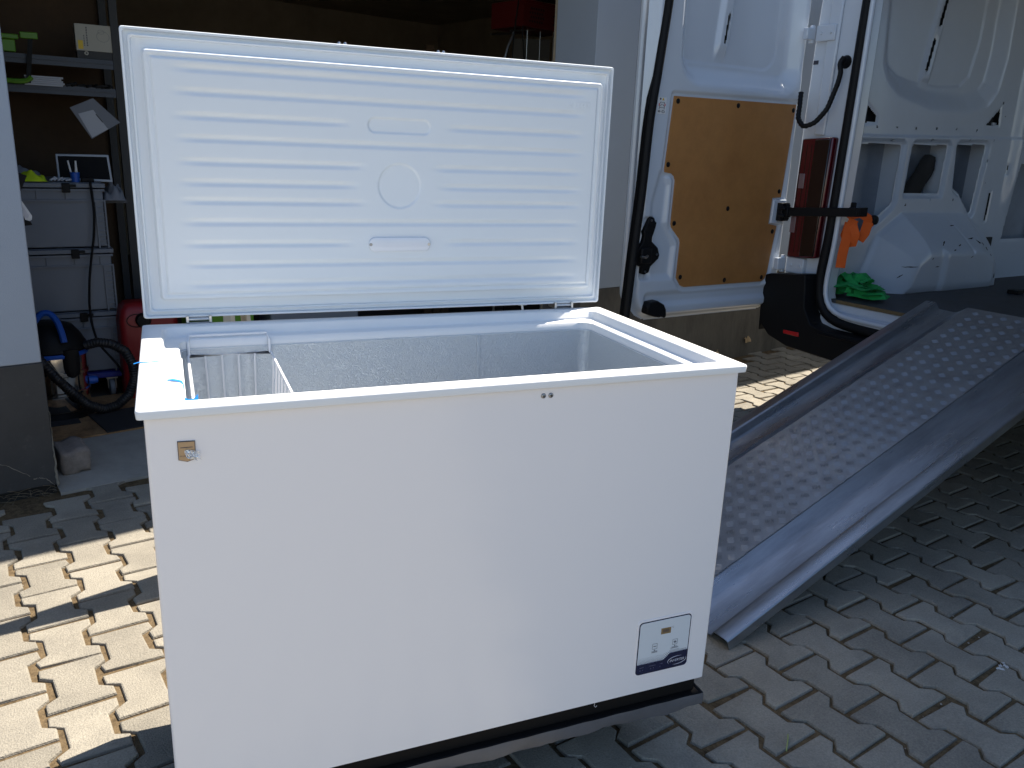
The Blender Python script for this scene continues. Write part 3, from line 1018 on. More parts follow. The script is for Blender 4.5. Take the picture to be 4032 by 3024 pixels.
for k in range(1, 10):
    y = by0 + (by1 - by0) * k / 10
    for xx in (bx0, bx1):
        mb.tube([bl(xx, y, ztop), bl(xx + (0.163 - xx) * 0.12, y, zbot)], 0.0024, 6)
    mb.tube([bl(bx0, y, zbot), bl(bx1, y, zbot)], 0.0024, 6)
build(mb, "wires", MT["wire"], bk)

# blue tape
def ribbon(name, pts, w, wdir, m, label, cat, thick=0.0004, group=None):
    mb = MB()
    wd = Vector(wdir).normalized() * w / 2
    P = [FZM @ Vector(p) for p in pts]
    wd = FZM.to_3x3() @ wd
    A = [p + wd for p in P]; B = [p - wd for p in P]
    mb.loops([A, B, [b - Vector((0, 0, thick)) for b in B], [a - Vector((0, 0, thick)) for a in A], A], closed=False, smooth=False)
    o = build(mb, name, m)
    return tag(o, label, cat, group)
ribbon("tape_strip", [(-0.012, 0.276, 0.9478), (-0.004, 0.2800, 0.9490), (0.005, 0.2805, 0.9482), (0.02, 0.2825, 0.9481), (0.034, 0.2850, 0.9480)], 0.0055, (0, 1, 0), MT["bluetape"],
       "dark blue tape strip sticking out over the freezer's left outer edge", "tape")
ribbon("tape_strip", [(0.0405, 0.232, 0.9272), (0.048, 0.226, 0.9290), (0.056, 0.2215, 0.9282), (0.0625, 0.2150, 0.9275), (0.0646, 0.2100, 0.9240), (0.0660, 0.2060, 0.9150)], 0.010, (0.2, 1, 0), MT["bluetape"],
       "light blue tape strip lying across the freezer's inner left ledge", "tape")
ribbon("tape_strip", [(0.0655, 0.168, 0.906), (0.072, 0.170, 0.902), (0.080, 0.174, 0.9015), (0.087, 0.179, 0.9075)], 0.012, (0.0, 0.5, 1), MT["bluetape"],
       "short shiny blue tape loop holding the wire basket to the wall", "tape")
# crumpled clear tape on the badge
mb = MB()
q = random.Random(8)
gr = [[None] * 8 for _ in range(6)]
vs = []
for j in range(6):
    for i in range(8):
        r_ = 0.6 + 0.4 * q.random()
        vs.append((0.0580 + i * 0.0030 + q.uniform(-1, 1) * 0.0016 + j * 0.0006, 0.0035 - q.random() * 0.0065, 0.8822 - j * 0.0030 - i * 0.0011 + q.uniform(-1, 1) * 0.0012))
fs = [(j * 8 + i, j * 8 + i + 1, (j + 1) * 8 + i + 1, (j + 1) * 8 + i) for j in range(5) for i in range(7) if not ((i > 4 and j > 3) or (i < 1 and j < 1))]
mb.add([FZM @ Vector(p) for p in vs], fs)
o = build(mb, "tape_scrap", MT["film"])
tag(o, "crumpled scrap of clear tape stuck on the freezer badge", "tape")

# ================================================================== LOADING RAMP
AL = R(19.07)
rp = empty("loading_ramp", (1.459, -0.039, 0), 0, "aluminium loading ramp with tread plate leading up into the van", "ramp")
RL = 2.12
RW = 0.775
def ramp(s, y, n):
    return (s * math.cos(AL) - n * math.sin(AL), y, s * math.sin(AL) + n * math.cos(AL))
near = [(0.0, 0.0), (0.0, 0.030), (0.003, 0.0335), (0.0075, 0.035), (0.047, 0.0365), (0.054, 0.034), (0.064, 0.016), (0.070, 0.0125), (0.078, 0.012), (0.138, 0.0145), (0.150, 0.0175), (0.163, 0.025), (0.197, 0.047), (0.222, 0.047)]
th_ = 0.004
def rail(prof, name, m):
    mb = MB()
    up = prof
    lo = [(y + 0.002, n - th_) for y, n in prof]
    ring = up + lo[::-1]
    ns = 12
    loops = [[ramp(RL * k / ns, y, n) for y, n in ring] for k in range(ns + 1)]
    mb.loops(loops, cap0=True, cap1=True, smooth=True)
    return build(mb, name, m, rp, autosmooth=25)
rail(near, "side_rail", MT["alu"])
far = [(RW - y, n * (1.0 if y > 0.08 else 1.35)) for y, n in near]
mb_far = rail(far, "side_rail", MT["alu"])
# tread plate
TY0, TY1, TN = 0.200, 0.575, 0.0475
mb = MB()
q = random.Random(4)
ns = 110
A = []; B = []
for k in range(ns + 1):
    s_ = 0.004 + (RL - 0.006) * k / ns
    A.append((s_, TY0 + q.uniform(-1, 1) * 0.0012)); B.append((s_, TY1 + q.uniform(-1, 1) * 0.0012))
mb.loops([[ramp(s_, y, TN) for s_, y in A], [ramp(s_, y, TN + 0.003) for s_, y in A], [ramp(s_, y, TN + 0.003) for s_, y in B], [ramp(s_, y, TN) for s_, y in B]], closed=False, smooth=False)
tp = build(mb, "tread_plate", MT["alup"], rp)
mb = MB()
for k in range(150):
    s_ = 0.02 + (RL - 0.05) * k / 149
    if q.random() < 0.35: continue
    blob_r = q.uniform(0.0015, 0.0032)
    c_ = ramp(s_, TY0 - 0.001, TN + 0.002)
    blob(mb, c_, blob_r, q)
o = build(mb, "weld_seam", MT["alub"], tp); tag(o, kind="stuff")
# tread bars: five-bar groups, alternating direction
mb = MB()
pitch = 0.0415
D1 = (math.sqrt(0.5), -math.sqrt(0.5)); D2 = (math.sqrt(0.5), math.sqrt(0.5))
for m_ in range(-40, 60):
    for n_ in range(-40, 60):
        s0 = 0.02 + pitch * (m_ * D1[0] + n_ * D2[0])
        y0 = TY0 + 0.02 + pitch * (m_ * D1[1] + n_ * D2[1])
        if s0 < 0.012 or s0 > RL - 0.016 or y0 < TY0 + 0.004 or y0 > TY1 - 0.004: continue
        da, db = (D1, D2) if (m_ + n_) % 2 == 0 else (D2, D1)
        for k in range(5):
            off = (k - 2) * 0.0056
            hl = 0.0135 - 0.0012 * abs(k - 2) * 0.5
            hw = 0.0015
            cs, cy = s0 + off * db[0], y0 + off * db[1]
            if min(cy - abs(da[1]) * hl - TY0, TY1 - cy - abs(da[1]) * hl) < 0.001: continue
            pts = []
            for (a, b, h) in ((-hl, 0, 0), (-hl * .5, hw, 0), (hl * .5, hw, 0), (hl, 0, 0), (hl * .5, -hw, 0), (-hl * .5, -hw, 0), (-hl * .6, 0, 0.0008), (hl * .6, 0, 0.0008)):
                pts.append(ramp(cs + a * da[0] + b * db[0], cy + a * da[1] + b * db[1], TN + 0.0031 + h))
            mb.add(pts, [(0, 6, 1), (1, 6, 7, 2), (2, 7, 3), (3, 7, 4), (4, 7, 6, 5), (5, 6, 0)], False)
o = build(mb, "tread_bars", MT["alub"], tp)
tag(o, kind="stuff")
# cross members beneath
for s_, w_, h_ in ((0.35, 0.05, 0.02), (1.0, 0.05, 0.02), (1.65, 0.05, 0.02), (RL - 0.05, 0.08, 0.03)):
    mb = MB().bar(ramp(s_, 0.03, -0.007 - h_ / 2 + 0.01), ramp(s_, RW - 0.03, -0.007 - h_ / 2 + 0.01), w_, h_)
    build(mb, "cross_member", MT["alu"], rp)

# ================================================================== DELIVERY VAN
# van dimensions worked out from image pixels, scaled about the camera here
VS = 0.936
def vx(x): return VS * x - 0.0113
def vy(y): return VS * y - 0.0882
def vz(z): return VS * z + 0.0852
VX = vx(3.75)          # rear plane
VO = vy(1.80)          # outer skin, left side
VI = vy(1.62)          # inner skin, left side
VR = VO - 1.98         # right side
VF = 0.645             # load floor
VT = 2.62              # roof
van = empty("delivery_van", (VX, (VO + VR) / 2, 0), 0, "white delivery van parked with its rear doors open", "van")
VMI = Matrix.Translation((-VX, -(VO + VR) / 2, 0))
def vb(mb, name, m, parent=None, bevel=0.0, autosmooth=40, segs=2):
    mb.v = [tuple(VMI @ Vector(p)) for p in mb.v]
    return build(mb, name, m, parent or van, bevel, segs, autosmooth)
def vhf(name, u0, u1, v0, v1, step, fn, to3, m, parent=None, mask=None):
    def t3(U, V, H):
        X, Y, Z = to3(U, V, H)
        return X - VX, Y - (VO + VR) / 2, Z
    return heightfield(name, u0, u1, v0, v1, step, fn, t3, m, parent or van, mask)
# --- inner left wall as pressed sheet (image-derived values before the camera scaling, u = x, v = z on the wall plane)
CAV = [
    [(4.02, 1.430), (4.035, 1.445), (4.43, 1.452), (4.447, 1.440), (4.439, 1.123), (4.42, 1.095), (4.25, 0.985), (4.02, 0.86), (3.99, 0.9)],
    [(4.548, 1.440), (4.565, 1.456), (4.905, 1.464), (4.920, 1.450), (4.908, 1.166), (4.537, 1.165)],
    [(5.012, 1.458), (5.03, 1.470), (5.332, 1.482), (5.350, 1.468), (5.310, 1.06), (5.290, 1.04), (5.128, 1.168), (5.05, 1.20)],
    [(4.022, 1.672), (4.158, 1.595), (4.158, 1.558), (4.022, 1.546)],
    [(5.430, 1.712), (5.446, 1.600), (5.281, 1.589)],
    [(5.462, 1.182), (5.490, 1.184), (5.486, 0.994), (5.458, 0.992)],
    [(5.80, 1.376), (6.35, 1.40), (6.35, 0.862), (5.724, 0.863), (5.76, 1.2)],
    [(5.62, 1.36), (5.632, 1.36), (5.628, 1.30), (5.614, 1.30)],
    [(5.75, 1.66), (5.765, 1.66), (5.76, 1.58), (5.745, 1.58)],
    [(3.995, 2.02), (4.045, 2.02), (4.020, 1.86), (3.975, 1.86)],
    [(4.722, 2.34), (4.752, 2.34), (4.714, 2.125), (4.688, 2.115), (4.674, 2.125)],
    [(4.682, 2.045), (4.662, 2.060), (4.648, 2.05), (4.615, 1.875), (4.632, 1.862), (4.648, 1.870)],
    [(5.40, 0.86), (5.46, 0.87), (5.45, 0.80)],
]
REC = [(4.06, 2.6), (4.10, 2.20), (4.135, 1.87), (4.20, 1.775), (4.34, 1.700), (4.66, 1.645), (5.08, 1.650), (5.28, 1.700), (5.38, 1.80), (5.415, 2.0), (5.40, 2.6)]
REC2 = [(4.13, 2.6), (4.16, 2.02), (4.22, 1.88), (4.36, 1.815), (4.52, 1.792), (4.80, 1.785), (5.02, 1.805), (5.11, 1.870), (5.165, 2.09), (5.17, 2.6)]
ARCH = [(4.12, 0.40), (4.20, 0.72), (4.30, 0.93), (4.52, 1.055), (5.19, 1.050), (5.42, 0.955), (5.56, 0.80), (5.60, 0.40)]
ARCH2 = [(4.20, 0.40), (4.26, 0.70), (4.40, 0.86), (4.62, 0.965), (5.02, 0.955), (5.25, 0.88), (5.40, 0.76), (5.44, 0.40)]
def wall_h(U, V):
    r1 = sd_poly(U, V, REC); r2 = sd_poly(U, V, REC2)
    h = -0.055 * sst(-r1, 0.0, 0.13)                         # sunk towards the outside
    h = h - 0.006 * sst(-r2, 0.0, 0.016)
    # ridge through the recess
    ax = 4.66 + (V - 1.95) * 0.17
    dr = np.abs(U - ax)
    h = h + 0.018 * sst(-dr, -0.060, -0.030) * sst(V, 1.74, 1.84) * sst(-r2, -0.02, 0.05)
    # wheel arch bulge
    a1 = sd_poly(U, V, ARCH); a2 = sd_poly(U, V, ARCH2)
    h = h + 0.024 * sst(-a1, 0.0, 0.022) + 0.165 * sst(-a1, 0.012, 0.25) ** 0.62
    # flatter shoulder on the arch
    sh = sd_poly(U, V, [(4.70, 0.40), (4.72, 0.86), (5.12, 0.87), (5.30, 0.77), (5.34, 0.40)])
    h = h + 0.014 * sst(-sh, -0.02, 0.04)
    for uu in (5.0, 5.28):
        h = h - 0.004 * np.exp(-(((U - uu) - (0.9 - V) * 0.35) / 0.012) ** 2) * (V > 0.82) * (V < 1.02)
    # belt crease and frames
    zb = 1.482 + (U - 4.02) * 0.030
    h = h + 0.011 * sst(-(V - zb), -0.006, 0.006) * (V > 0.5)
    for c in CAV[:3]:
        d = sd_poly(U, V, c)
        h = h - 0.020 * sst(-d, -0.030, -0.006)
    for c in CAV[3:]:
        d = sd_poly(U, V, c)
        h = h - 0.003 * sst(-d, -0.012, -0.003)
    # vertical post right of the arch
    h = h + 0.03 * sst(U, 5.60, 5.70) * sst(-U, -5.78, -5.70) * sst(V, 1.0, 1.3)
    return h
def wall_mask(U, V):
    m = np.zeros(U.shape, bool)
    for c in CAV:
        m |= sd_poly(U, V, c) < -0.004
    for (x, z) in ((4.17, 1.535), (4.36, 1.540), (4.55, 1.545), (4.76, 1.552), (4.97, 1.556), (5.2, 1.562), (4.33, 1.468), (4.72, 1.482), (5.13, 1.496), (5.40, 1.505),
                   (4.55, 1.10), (4.80, 1.13), (5.05, 1.13), (4.30, 1.03), (4.04, 1.99), (3.99, 1.80), (5.5, 1.66), (5.45, 1.74), (5.37, 1.38), (5.39, 1.24)):
        m |= np.hypot(U - x, V - z) < 0.0075
    return m
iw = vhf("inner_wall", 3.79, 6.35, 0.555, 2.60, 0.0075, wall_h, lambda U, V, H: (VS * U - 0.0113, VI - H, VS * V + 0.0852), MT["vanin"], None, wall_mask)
# outer skin (seen through the openings) and the rest of the shell
mb = MB().box(VX + 0.03, vx(9.2), VO - 0.035, VO, 0.42, VT - 0.10)
vb(mb, "side_panel", MT["vanw"], None, 0.01)
mb = MB().box(VX + 0.12, vx(6.4), VO - 0.042, VO - 0.0355, 0.60, 2.3)  # sheet added to darken the cavities, shade put into its colour
vb(mb, "cavity_shade", MT["cavshade"])
mb = MB()
for xx in (vx(4.49), vx(4.97), vx(5.43)):
    mb.box(xx - 0.02, xx + 0.02, VI + 0.02, VO - 0.036, 0.62, 1.6)
vb(mb, "wall_rib", MT["vanin"])
for (xa, xb) in ((VX + 0.05, vx(6.0)), (vx(7.5), vx(9.2))):  # gap and open side door added out of view to let light in
    mb = MB().box(xa, xb, VR, VR + 0.16, 0.42, VT - 0.10)
    vb(mb, "side_panel", MT["vanw"], None, 0.02)
mb = MB().box(vx(4.4), vx(5.9), VR - 0.09, VR - 0.03, 0.50, VT - 0.14)
vb(mb, "added_sliding_door", MT["vanw"], None, 0.02)
mb = MB().box(vx(6.35), vx(9.0), VI - 0.01, VO - 0.036, 0.645, VT - 0.11)
vb(mb, "inner_wall", MT["vanin"])
mb = MB().box(VX, vx(9.2), VR + 0.003, VO - 0.003, VT - 0.10, VT)
vb(mb, "roof", MT["vanw"], None, 0.05, segs=3)
mb = MB().box(vx(9.0), vx(9.1), VR + 0.16, VO - 0.04, 0.5, VT - 0.1)
vb(mb, "bulkhead", MT["vanin"])
mb = MB().box(vx(9.2), vx(10.9), VR + 0.05, VO - 0.05, 0.42, 1.55)
mb.box(vx(9.2), vx(10.0), VR + 0.12, VO - 0.12, 1.55, VT - 0.12)
vb(mb, "cab", MT["vanw"], None, 0.12, segs=4)
# load floor with plywood edge
mb = MB().box(VX + 0.035, vx(9.0), VR + 0.16, VI + 0.02, VF - 0.018, VF)
vb(mb, "load_floor", MT["vfloor"], None, 0.002)
mb = MB().box(VX + 0.031, VX + 0.0345, VR + 0.16, vy(1.44), VF - 0.0175, VF - 0.0005)
vb(mb, "floor_edge", MT["ply"])
# rear sill
mb = MB()
prof = [(VX - 0.005, 0.50), (VX - 0.008, 0.565), (VX + 0.004, 0.577), (VX + 0.040, 0.585), (VX + 0.042, VF - 0.02), (VX + 0.10, VF - 0.02), (VX + 0.10, 0.50)]
mb.prism(prof, lambda a, b, d: (a, d, b), VR + 0.16, vy(1.50))
vb(mb, "rear_sill", MT["vanw"], None, 0.004)
# D-pillar: rear face with opening edge
op = []
for (y, z) in ((1.440, 2.40), (1.440, 1.75), (1.444, 1.50), (1.450, 1.20), (1.456, 0.88), (1.470, 0.70), (1.468, 0.62), (1.445, 0.56), (1.40, 0.53)):
    op.append((vy(y + 0.018), vz(z)))
pil = [(vy(1.44), 2.60), (VO - 0.05, 2.60), (VO - 0.012, 2.3), (VO - 0.004, 1.6), (VO - 0.004, 0.70), (vy(1.40), 0.56)] 
poly = [(VO - 0.10, VT - 0.08), (VO - 0.03, 2.3), (VO - 0.012, 1.9), (VO - 0.006, 1.5), (VO - 0.006, 0.56), (vy(1.40), 0.56)] + op[::-1]
mb = MB().prism(poly, lambda a, b, d: (d, a, b), VX, VX + 0.085)
vb(mb, "rear_pillar", MT["vanw"], None, 0.012, segs=3)
# raised channel on the pillar above the lamp
mb = MB().prism([(vy(1.70), vz(2.4)), (vy(1.62), vz(2.4)), (vy(1.635), vz(1.47)), (vy(1.70), vz(1.47))], lambda a, b, d: (d, a, b), VX - 0.016, VX + 0.001)
vb(mb, "pillar_channel", MT["vanw"], None, 0.008)
# inner return of the pillar
mb = MB()
lo = []
pts = op
mb.loops([[(VX + 0.004, y, z) for y, z in pts], [(VX + 0.03, y + 0.036, z) for y, z in pts], [(VX + 0.085, y + 0.088, z) for y, z in pts], [(vx(3.92), VI - 0.004, max(z, VF - 0.01)) for y, z in pts]], closed=False, smooth=True)
vb(mb, "pillar_return", MT["vanin"], None)
# white bead and black seal
def resample(pts, n):
    P = [Vector(p) for p in pts]
    L = [0]
    for a, b in zip(P, P[1:]): L.append(L[-1] + (b - a).length)
    out = []
    for k in range(n + 1):
        t = L[-1] * k / n
        i = max(j for j in range(len(L)) if L[j] <= t + 1e-9)
        i = min(i, len(P) - 2)
        out.append(P[i].lerp(P[i + 1], (t - L[i]) / max(1e-9, L[i + 1] - L[i])))
    for _ in range(3):
        out = [out[0]] + [(out[i - 1] + out[i] * 2 + out[i + 1]) / 4 for i in range(1, len(out) - 1)] + [out[-1]]
    return out
bead = [(VX - 0.006, vy(y), vz(z)) for y, z in ((1.434, 2.62), (1.440, 1.75), (1.444, 1.50), (1.450, 1.20), (1.456, 0.88), (1.474, 0.70), (1.474, 0.62), (1.448, 0.550), (1.38, 0.520), (1.20, 0.515), (0.6, 0.515), (-0.1, 0.515))]
bead = [(x, y + 0.018, z) for x, y, z in bead]
mb = MB().tube(resample(bead, 80), 0.0135, 10)
vb(mb, "opening_bead", MT["vanw"])
seal = [(VX - 0.006, vy(y), vz(z)) for y, z in ((1.468, 2.62), (1.485, 1.80), (1.490, 1.59), (1.497, 1.25), (1.505, 0.93), (1.530, 0.70), (1.512, 0.575), (1.450, 0.495), (1.35, 0.475), (1.20, 0.468), (0.6, 0.468), (-0.1, 0.468))]
seal = [(x, y + 0.008, z) for x, y, z in seal]
mb = MB().tube(resample(seal, 80), 0.025, 10)
vb(mb, "opening_seal", MT["rubber"])
# tail lamp
mb = MB()
ta = [(1.747, 1.450), (1.545, 1.462), (1.560, 0.812), (1.754, 0.798)]
mb.prism([(vy(a), vz(b)) for a, b in ta], lambda a, b, d: (d, a, b), VX - 0.045, VX + 0.003)
tl = vb(mb, "tail_lamp", MT["taill"], None, 0.010, segs=3)
mb = MB().prism([(vy(a), vz(b)) for a, b in ((1.655, 1.445), (1.556, 1.452), (1.568, 0.822), (1.662, 0.815))], lambda a, b, d: (d, a, b), VX - 0.052, VX - 0.035)
vb(mb, "dark_lens", MT["taill2"], tl, 0.004)
for (a, b, w, h) in ((1.715, 1.225, 0.036, 0.040), (1.735, 0.985, 0.034, 0.045)):
    mb = MB().prism([(vy(a - w / 2), vz(b - h)), (vy(a + w / 2), vz(b - h)), (vy(a + w / 2), vz(b + h)), (vy(a - w / 2), vz(b + h))], lambda a, b, d: (d, a, b), VX - 0.048, VX - 0.04)
    vb(mb, "clear_lens", MT["tlens"], tl, 0.002)
for k in range(3):
    yy = vy(1.675 + 0.03 * k)
    mb = MB().box(VX - 0.0475, VX - 0.044, yy - 0.001, yy + 0.001, vz(0.83), vz(1.42))
    vb(mb, "lens_groove", MT["taill2"], tl)
# bumper
mb = MB()
prof = [(vy(1.835), 0.42), (vy(1.845), 0.60), (vy(1.83), vz(0.690)), (vy(1.80), vz(0.700)), (vy(1.555), vz(0.728)), (vy(1.545), vz(0.66)), (vy(1.535), vz(0.55)), (vy(1.48), vz(0.462)), (vy(1.38), vz(0.440)), (VR + 0.1, vz(0.440)),
        (VR + 0.1, vz(0.292)), (vy(1.25), vz(0.290)), (vy(1.62), vz(0.305)), (vy(1.76), vz(0.345)), (vy(1.82), vz(0.40))]
mb.prism(prof, lambda a, b, d: (d, a, b), VX - 0.105, VX + 0.06)
bp = vb(mb, "rear_bumper", MT["plast"], None, 0.022, segs=3)
mb = MB().prism([(vy(1.650), vz(0.399)), (vy(1.545), vz(0.402)), (vy(1.542), vz(0.378)), (vy(1.648), vz(0.378))], lambda a, b, d: (d, a, b), VX - 0.111, VX - 0.104)
vb(mb, "reflector", MT["refl"], bp, 0.002)
mb = MB().box(VX - 0.112, VX - 0.104, VR + 0.2, vy(1.42), vz(0.418), vz(0.428))
vb(mb, "step_ridge", MT["plast"], bp, 0.003)
mb = MB().box(VX + 0.02, vx(9.2), VO - 0.05, VO - 0.008, 0.40, 0.60)
vb(mb, "side_skirt", MT["plast"], None, 0.01)
# hinges between pillar and door
for (z0, z1) in ((1.950, 2.030), (0.712, 0.800)):
    mb = MB()
    mb.box(VX - 0.030, VX - 0.001, vy(1.640), vy(1.760), vz(z0), vz(z1))
    mb.tube([(VX - 0.022, vy(1.792), vz(z0) - 0.005), (VX - 0.022, vy(1.792), vz(z1) + 0.005)], 0.014, 10)
    mb.box(VX - 0.075, VX - 0.012, vy(1.776), vy(1.808), vz(z0) + 0.01, vz(z1) - 0.01)
    hg = vb(mb, "door_hinge", MT["vanw"], None, 0.005)
    for k in (0, 1):
        mb = MB().lathe([(0.0001, -0.006), (0.006, -0.006), (0.0075, 0.0)], (VX - 0.030, vy(1.665 + 0.06 * k), vz((z0 + z1) / 2)), 8, 'x')
        vb(mb, "hinge_bolt", MT["vanw"], hg)
mb = MB().box(VX - 0.003, VX + 0.001, vy(1.745), vy(1.775), vz(1.838), vz(1.858))
vb(mb, "type_plate", MT["inkgrey"])
# black cable conduit looping from pillar to door
co_ = [(VX - 0.03, vy(1.562), vz(1.86)), (VX - 0.045, vy(1.575), vz(1.83)), (VX - 0.04, vy(1.560), vz(1.79)), (VX - 0.05, vy(1.562), vz(1.73)), (VX - 0.07, vy(1.590), vz(1.60)), (VX - 0.09, vy(1.640), vz(1.53)),
       (VX - 0.11, vy(1.695), vz(1.508)), (VX - 0.10, vy(1.745), vz(1.550)), (VX - 0.07, vy(1.772), vz(1.64)), (VX - 0.05, vy(1.79), vz(1.69))]
mb = MB().tube(resample(co_, 60), 0.0125, 8, rfun=lambda t: 0.0125 + 0.0015 * math.sin(t * 190))
mb.lathe([(0.0001, -0.03), (0.020, -0.03), (0.030, -0.005), (0.032, 0.0)], (VX, vy(1.570), vz(1.84)), 14, 'x')
vb(mb, "cable_conduit", MT["rubber"])
# roof/side wheels
for (xx, yy) in ((vx(5.0), VO - 0.13), (vx(5.0), VR + 0.13), (vx(9.3), VO - 0.13), (vx(9.3), VR + 0.13)):
    mb = MB().lathe([(0.20, -0.10), (0.30, -0.11), (0.335, -0.08), (0.34, 0.0), (0.335, 0.08), (0.30, 0.11), (0.20, 0.10)], (xx, yy, 0.34), 32, 'y')
    w_ = vb(mb, "wheel", MT["rad"])
    mb = MB().lathe([(0.001, 0.05), (0.12, 0.06), (0.19, 0.10), (0.205, 0.10), (0.205, -0.10), (0.001, -0.08)], (xx, yy, 0.34), 24, 'y')
    vb(mb, "rim", MT["shelfm"], w_)
# black sole-shaped pad hanging in the wall opening
mb = MB()
lp = []
for k, (s_, w) in enumerate(((0.0, 0.02), (0.02, 0.06), (0.08, 0.085), (0.18, 0.085), (0.26, 0.075), (0.33, 0.085), (0.38, 0.075), (0.41, 0.04), (0.42, 0.01))):
    cx_, cz_ = 4.62 + 0.62 * s_, 1.05 + 0.80 * s_
    lp.append([(vx(cx_ + 0.79 * w * math.cos(a)), vy(1.690 + 0.022 * math.sin(a)), vz(cz_ - 0.61 * w * math.cos(a))) for a in [2 * math.pi * j / 12 for j in range(12)]])
mb.loops(lp, cap0=True, cap1=True, smooth=True)
vb(mb, "rubber_pad", MT["rad"])
# near-black plates stand for the shade behind the small punched holes
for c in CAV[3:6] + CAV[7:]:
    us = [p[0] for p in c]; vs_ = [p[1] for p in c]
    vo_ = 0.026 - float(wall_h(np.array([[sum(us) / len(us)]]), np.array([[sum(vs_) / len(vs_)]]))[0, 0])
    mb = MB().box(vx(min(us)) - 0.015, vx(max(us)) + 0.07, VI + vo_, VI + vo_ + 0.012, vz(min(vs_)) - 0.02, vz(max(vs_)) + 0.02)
    vb(mb, "shade_plate", MT["dark"])
# paint worn through to dark primer on the wheel arch
q = random.Random(12)
def wpt(u, v, off=0.0012):
    h = float(wall_h(np.array([[u]]), np.array([[v]]))[0, 0])
    return (VS * u - 0.0113, VI - h - off, VS * v + 0.0852)
mb = MB()
for (u, v, w, h_, a) in ((4.74, 0.885, 0.050, 0.010, 0.5), (5.06, 0.905, 0.07, 0.007, 0.1), (5.13, 0.885, 0.05, 0.011, -0.5), (5.22, 0.84, 0.03, 0.014, -0.9), (5.30, 0.76, 0.016, 0.03, 0.1),
                         (4.90, 0.87, 0.035, 0.008, 0.2), (4.82, 0.845, 0.03, 0.006, 0.3), (4.42, 0.755, 0.09, 0.005, 0.02), (4.66, 0.750, 0.04, 0.005, 0.1), (5.33, 0.66, 0.014, 0.03, 0.2),
                         (5.18, 0.87, 0.03, 0.010, -0.8), (4.95, 0.98, 0.06, 0.004, 0.05), (4.60, 0.80, 0.02, 0.006, 0.8), (5.26, 0.80, 0.02, 0.012, -1.0), (4.36, 0.70, 0.04, 0.004, 0.6), (5.0, 0.80, 0.03, 0.004, 0.4)):
    n = 7
    up = []; dn = []
    for k in range(n):
        t = k / (n - 1) * 2 - 1
        x_ = t * w / 2
        th = h_ / 2 * (1 - t * t) * q.uniform(0.5, 1.3) + 0.0006
        j = q.uniform(-1, 1) * h_ * 0.25
        ca, sa = math.cos(a), math.sin(a)
        up.append(wpt(u + x_ * ca - (j + th) * sa, v + x_ * sa + (j + th) * ca))
        dn.append(wpt(u + x_ * ca - (j - th) * sa, v + x_ * sa + (j - th) * ca))
    mb.loops([up, dn], closed=False, smooth=False)
o = vb(mb, "paint_wear", MT["rubber"])
tag(o, kind="stuff")
# rear left door
DY = vy(1.82)
DX0, DX1, DZ0, DZ1 = 2.615, 3.765, 0.480, 2.52
BOARD = [(2.799, 1.618), (3.713, 1.630), (3.708, 1.595), (3.680, 1.128), (3.610, 1.125), (3.602, 0.981), (3.674, 0.968), (3.640, 0.700), (3.628, 0.668), (3.600, 0.652), (2.990, 0.652), (2.960, 0.662), (2.927, 0.705), (2.931, 0.891), (2.925, 0.910), (2.860, 0.972), (2.853, 0.990), (2.856, 1.210), (2.845, 1.232), (2.825, 1.245), (2.779, 1.250), (2.776, 1.262)]
def door_h(U, V):
    o_ = sd_rr(U, V, DX0 + 0.01, DX1 - 0.0, DZ0, DZ1 + 0.3, 0.16)
    # top right stays narrow: slope of the free edge
    h = -0.045 * sst(o_, -0.045, 0.0)
    r1 = sd_rr(U + (V - 1.9) * 0.02, V, 2.80, 3.745, 1.665, 2.75, 0.16)
    h = h - 0.070 * sst(-r1, 0.0, 0.115)
    r2 = sd_rr(U + (V - 1.9) * 0.03, V, 2.815, 3.590, 1.785, 2.75, 0.12)
    h = h - 0.006 * sst(-r2, 0.0, 0.02)
    ax = 3.165 + (V - 1.95) * 0.09
    h = h + 0.022 * sst(-np.abs(U - ax), -0.05, -0.022) * sst(V, 1.80, 1.90)
    bo = sd_poly(U, V, BOARD)
    h = h - 0.010 * sst(-bo, -0.030, -0.010)
    # shallow swage around latch area and lower edge
    lz = sd_poly(U, V, [(2.74, 1.26), (2.80, 1.24), (2.83, 1.19), (2.82, 1.0), (2.87, 0.93), (2.90, 0.88), (2.89, 0.70), (2.70, 0.70), (2.70, 1.1)])
    h = h - 0.016 * sst(-lz, -0.01, 0.035)
    b2 = sd_rr(U, V, 2.70, 3.68, 0.555, 0.64, 0.03)
    h = h - 0.012 * sst(-b2, -0.005, 0.03)
    h = h - 0.012 * sst(-sd_rr(U, V, 2.66, 2.745, 0.70, 1.03, 0.02), -0.003, 0.012)
    return h
def door_mask(U, V):
    o_ = sd_rr(U, V, DX0 + 0.01, DX1, DZ0, DZ1 + 0.3, 0.16)
    ax = 3.172 + (V - 1.97) * 0.12
    slot = sd_rr(U - ax, V, -0.007, 0.007, 1.897, 2.044, 0.006)
    return (o_ > 0) | (slot < 0)
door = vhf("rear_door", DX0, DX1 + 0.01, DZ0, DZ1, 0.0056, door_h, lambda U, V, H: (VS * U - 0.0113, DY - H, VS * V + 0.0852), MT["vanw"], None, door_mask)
mb = MB().box(vx(3.13), vx(3.21), DY + 0.086, DY + 0.090, vz(1.87), vz(2.07))  # near-black plate paints the shade inside the slot
vb(mb, "slot_shade", MT["dark"], door)
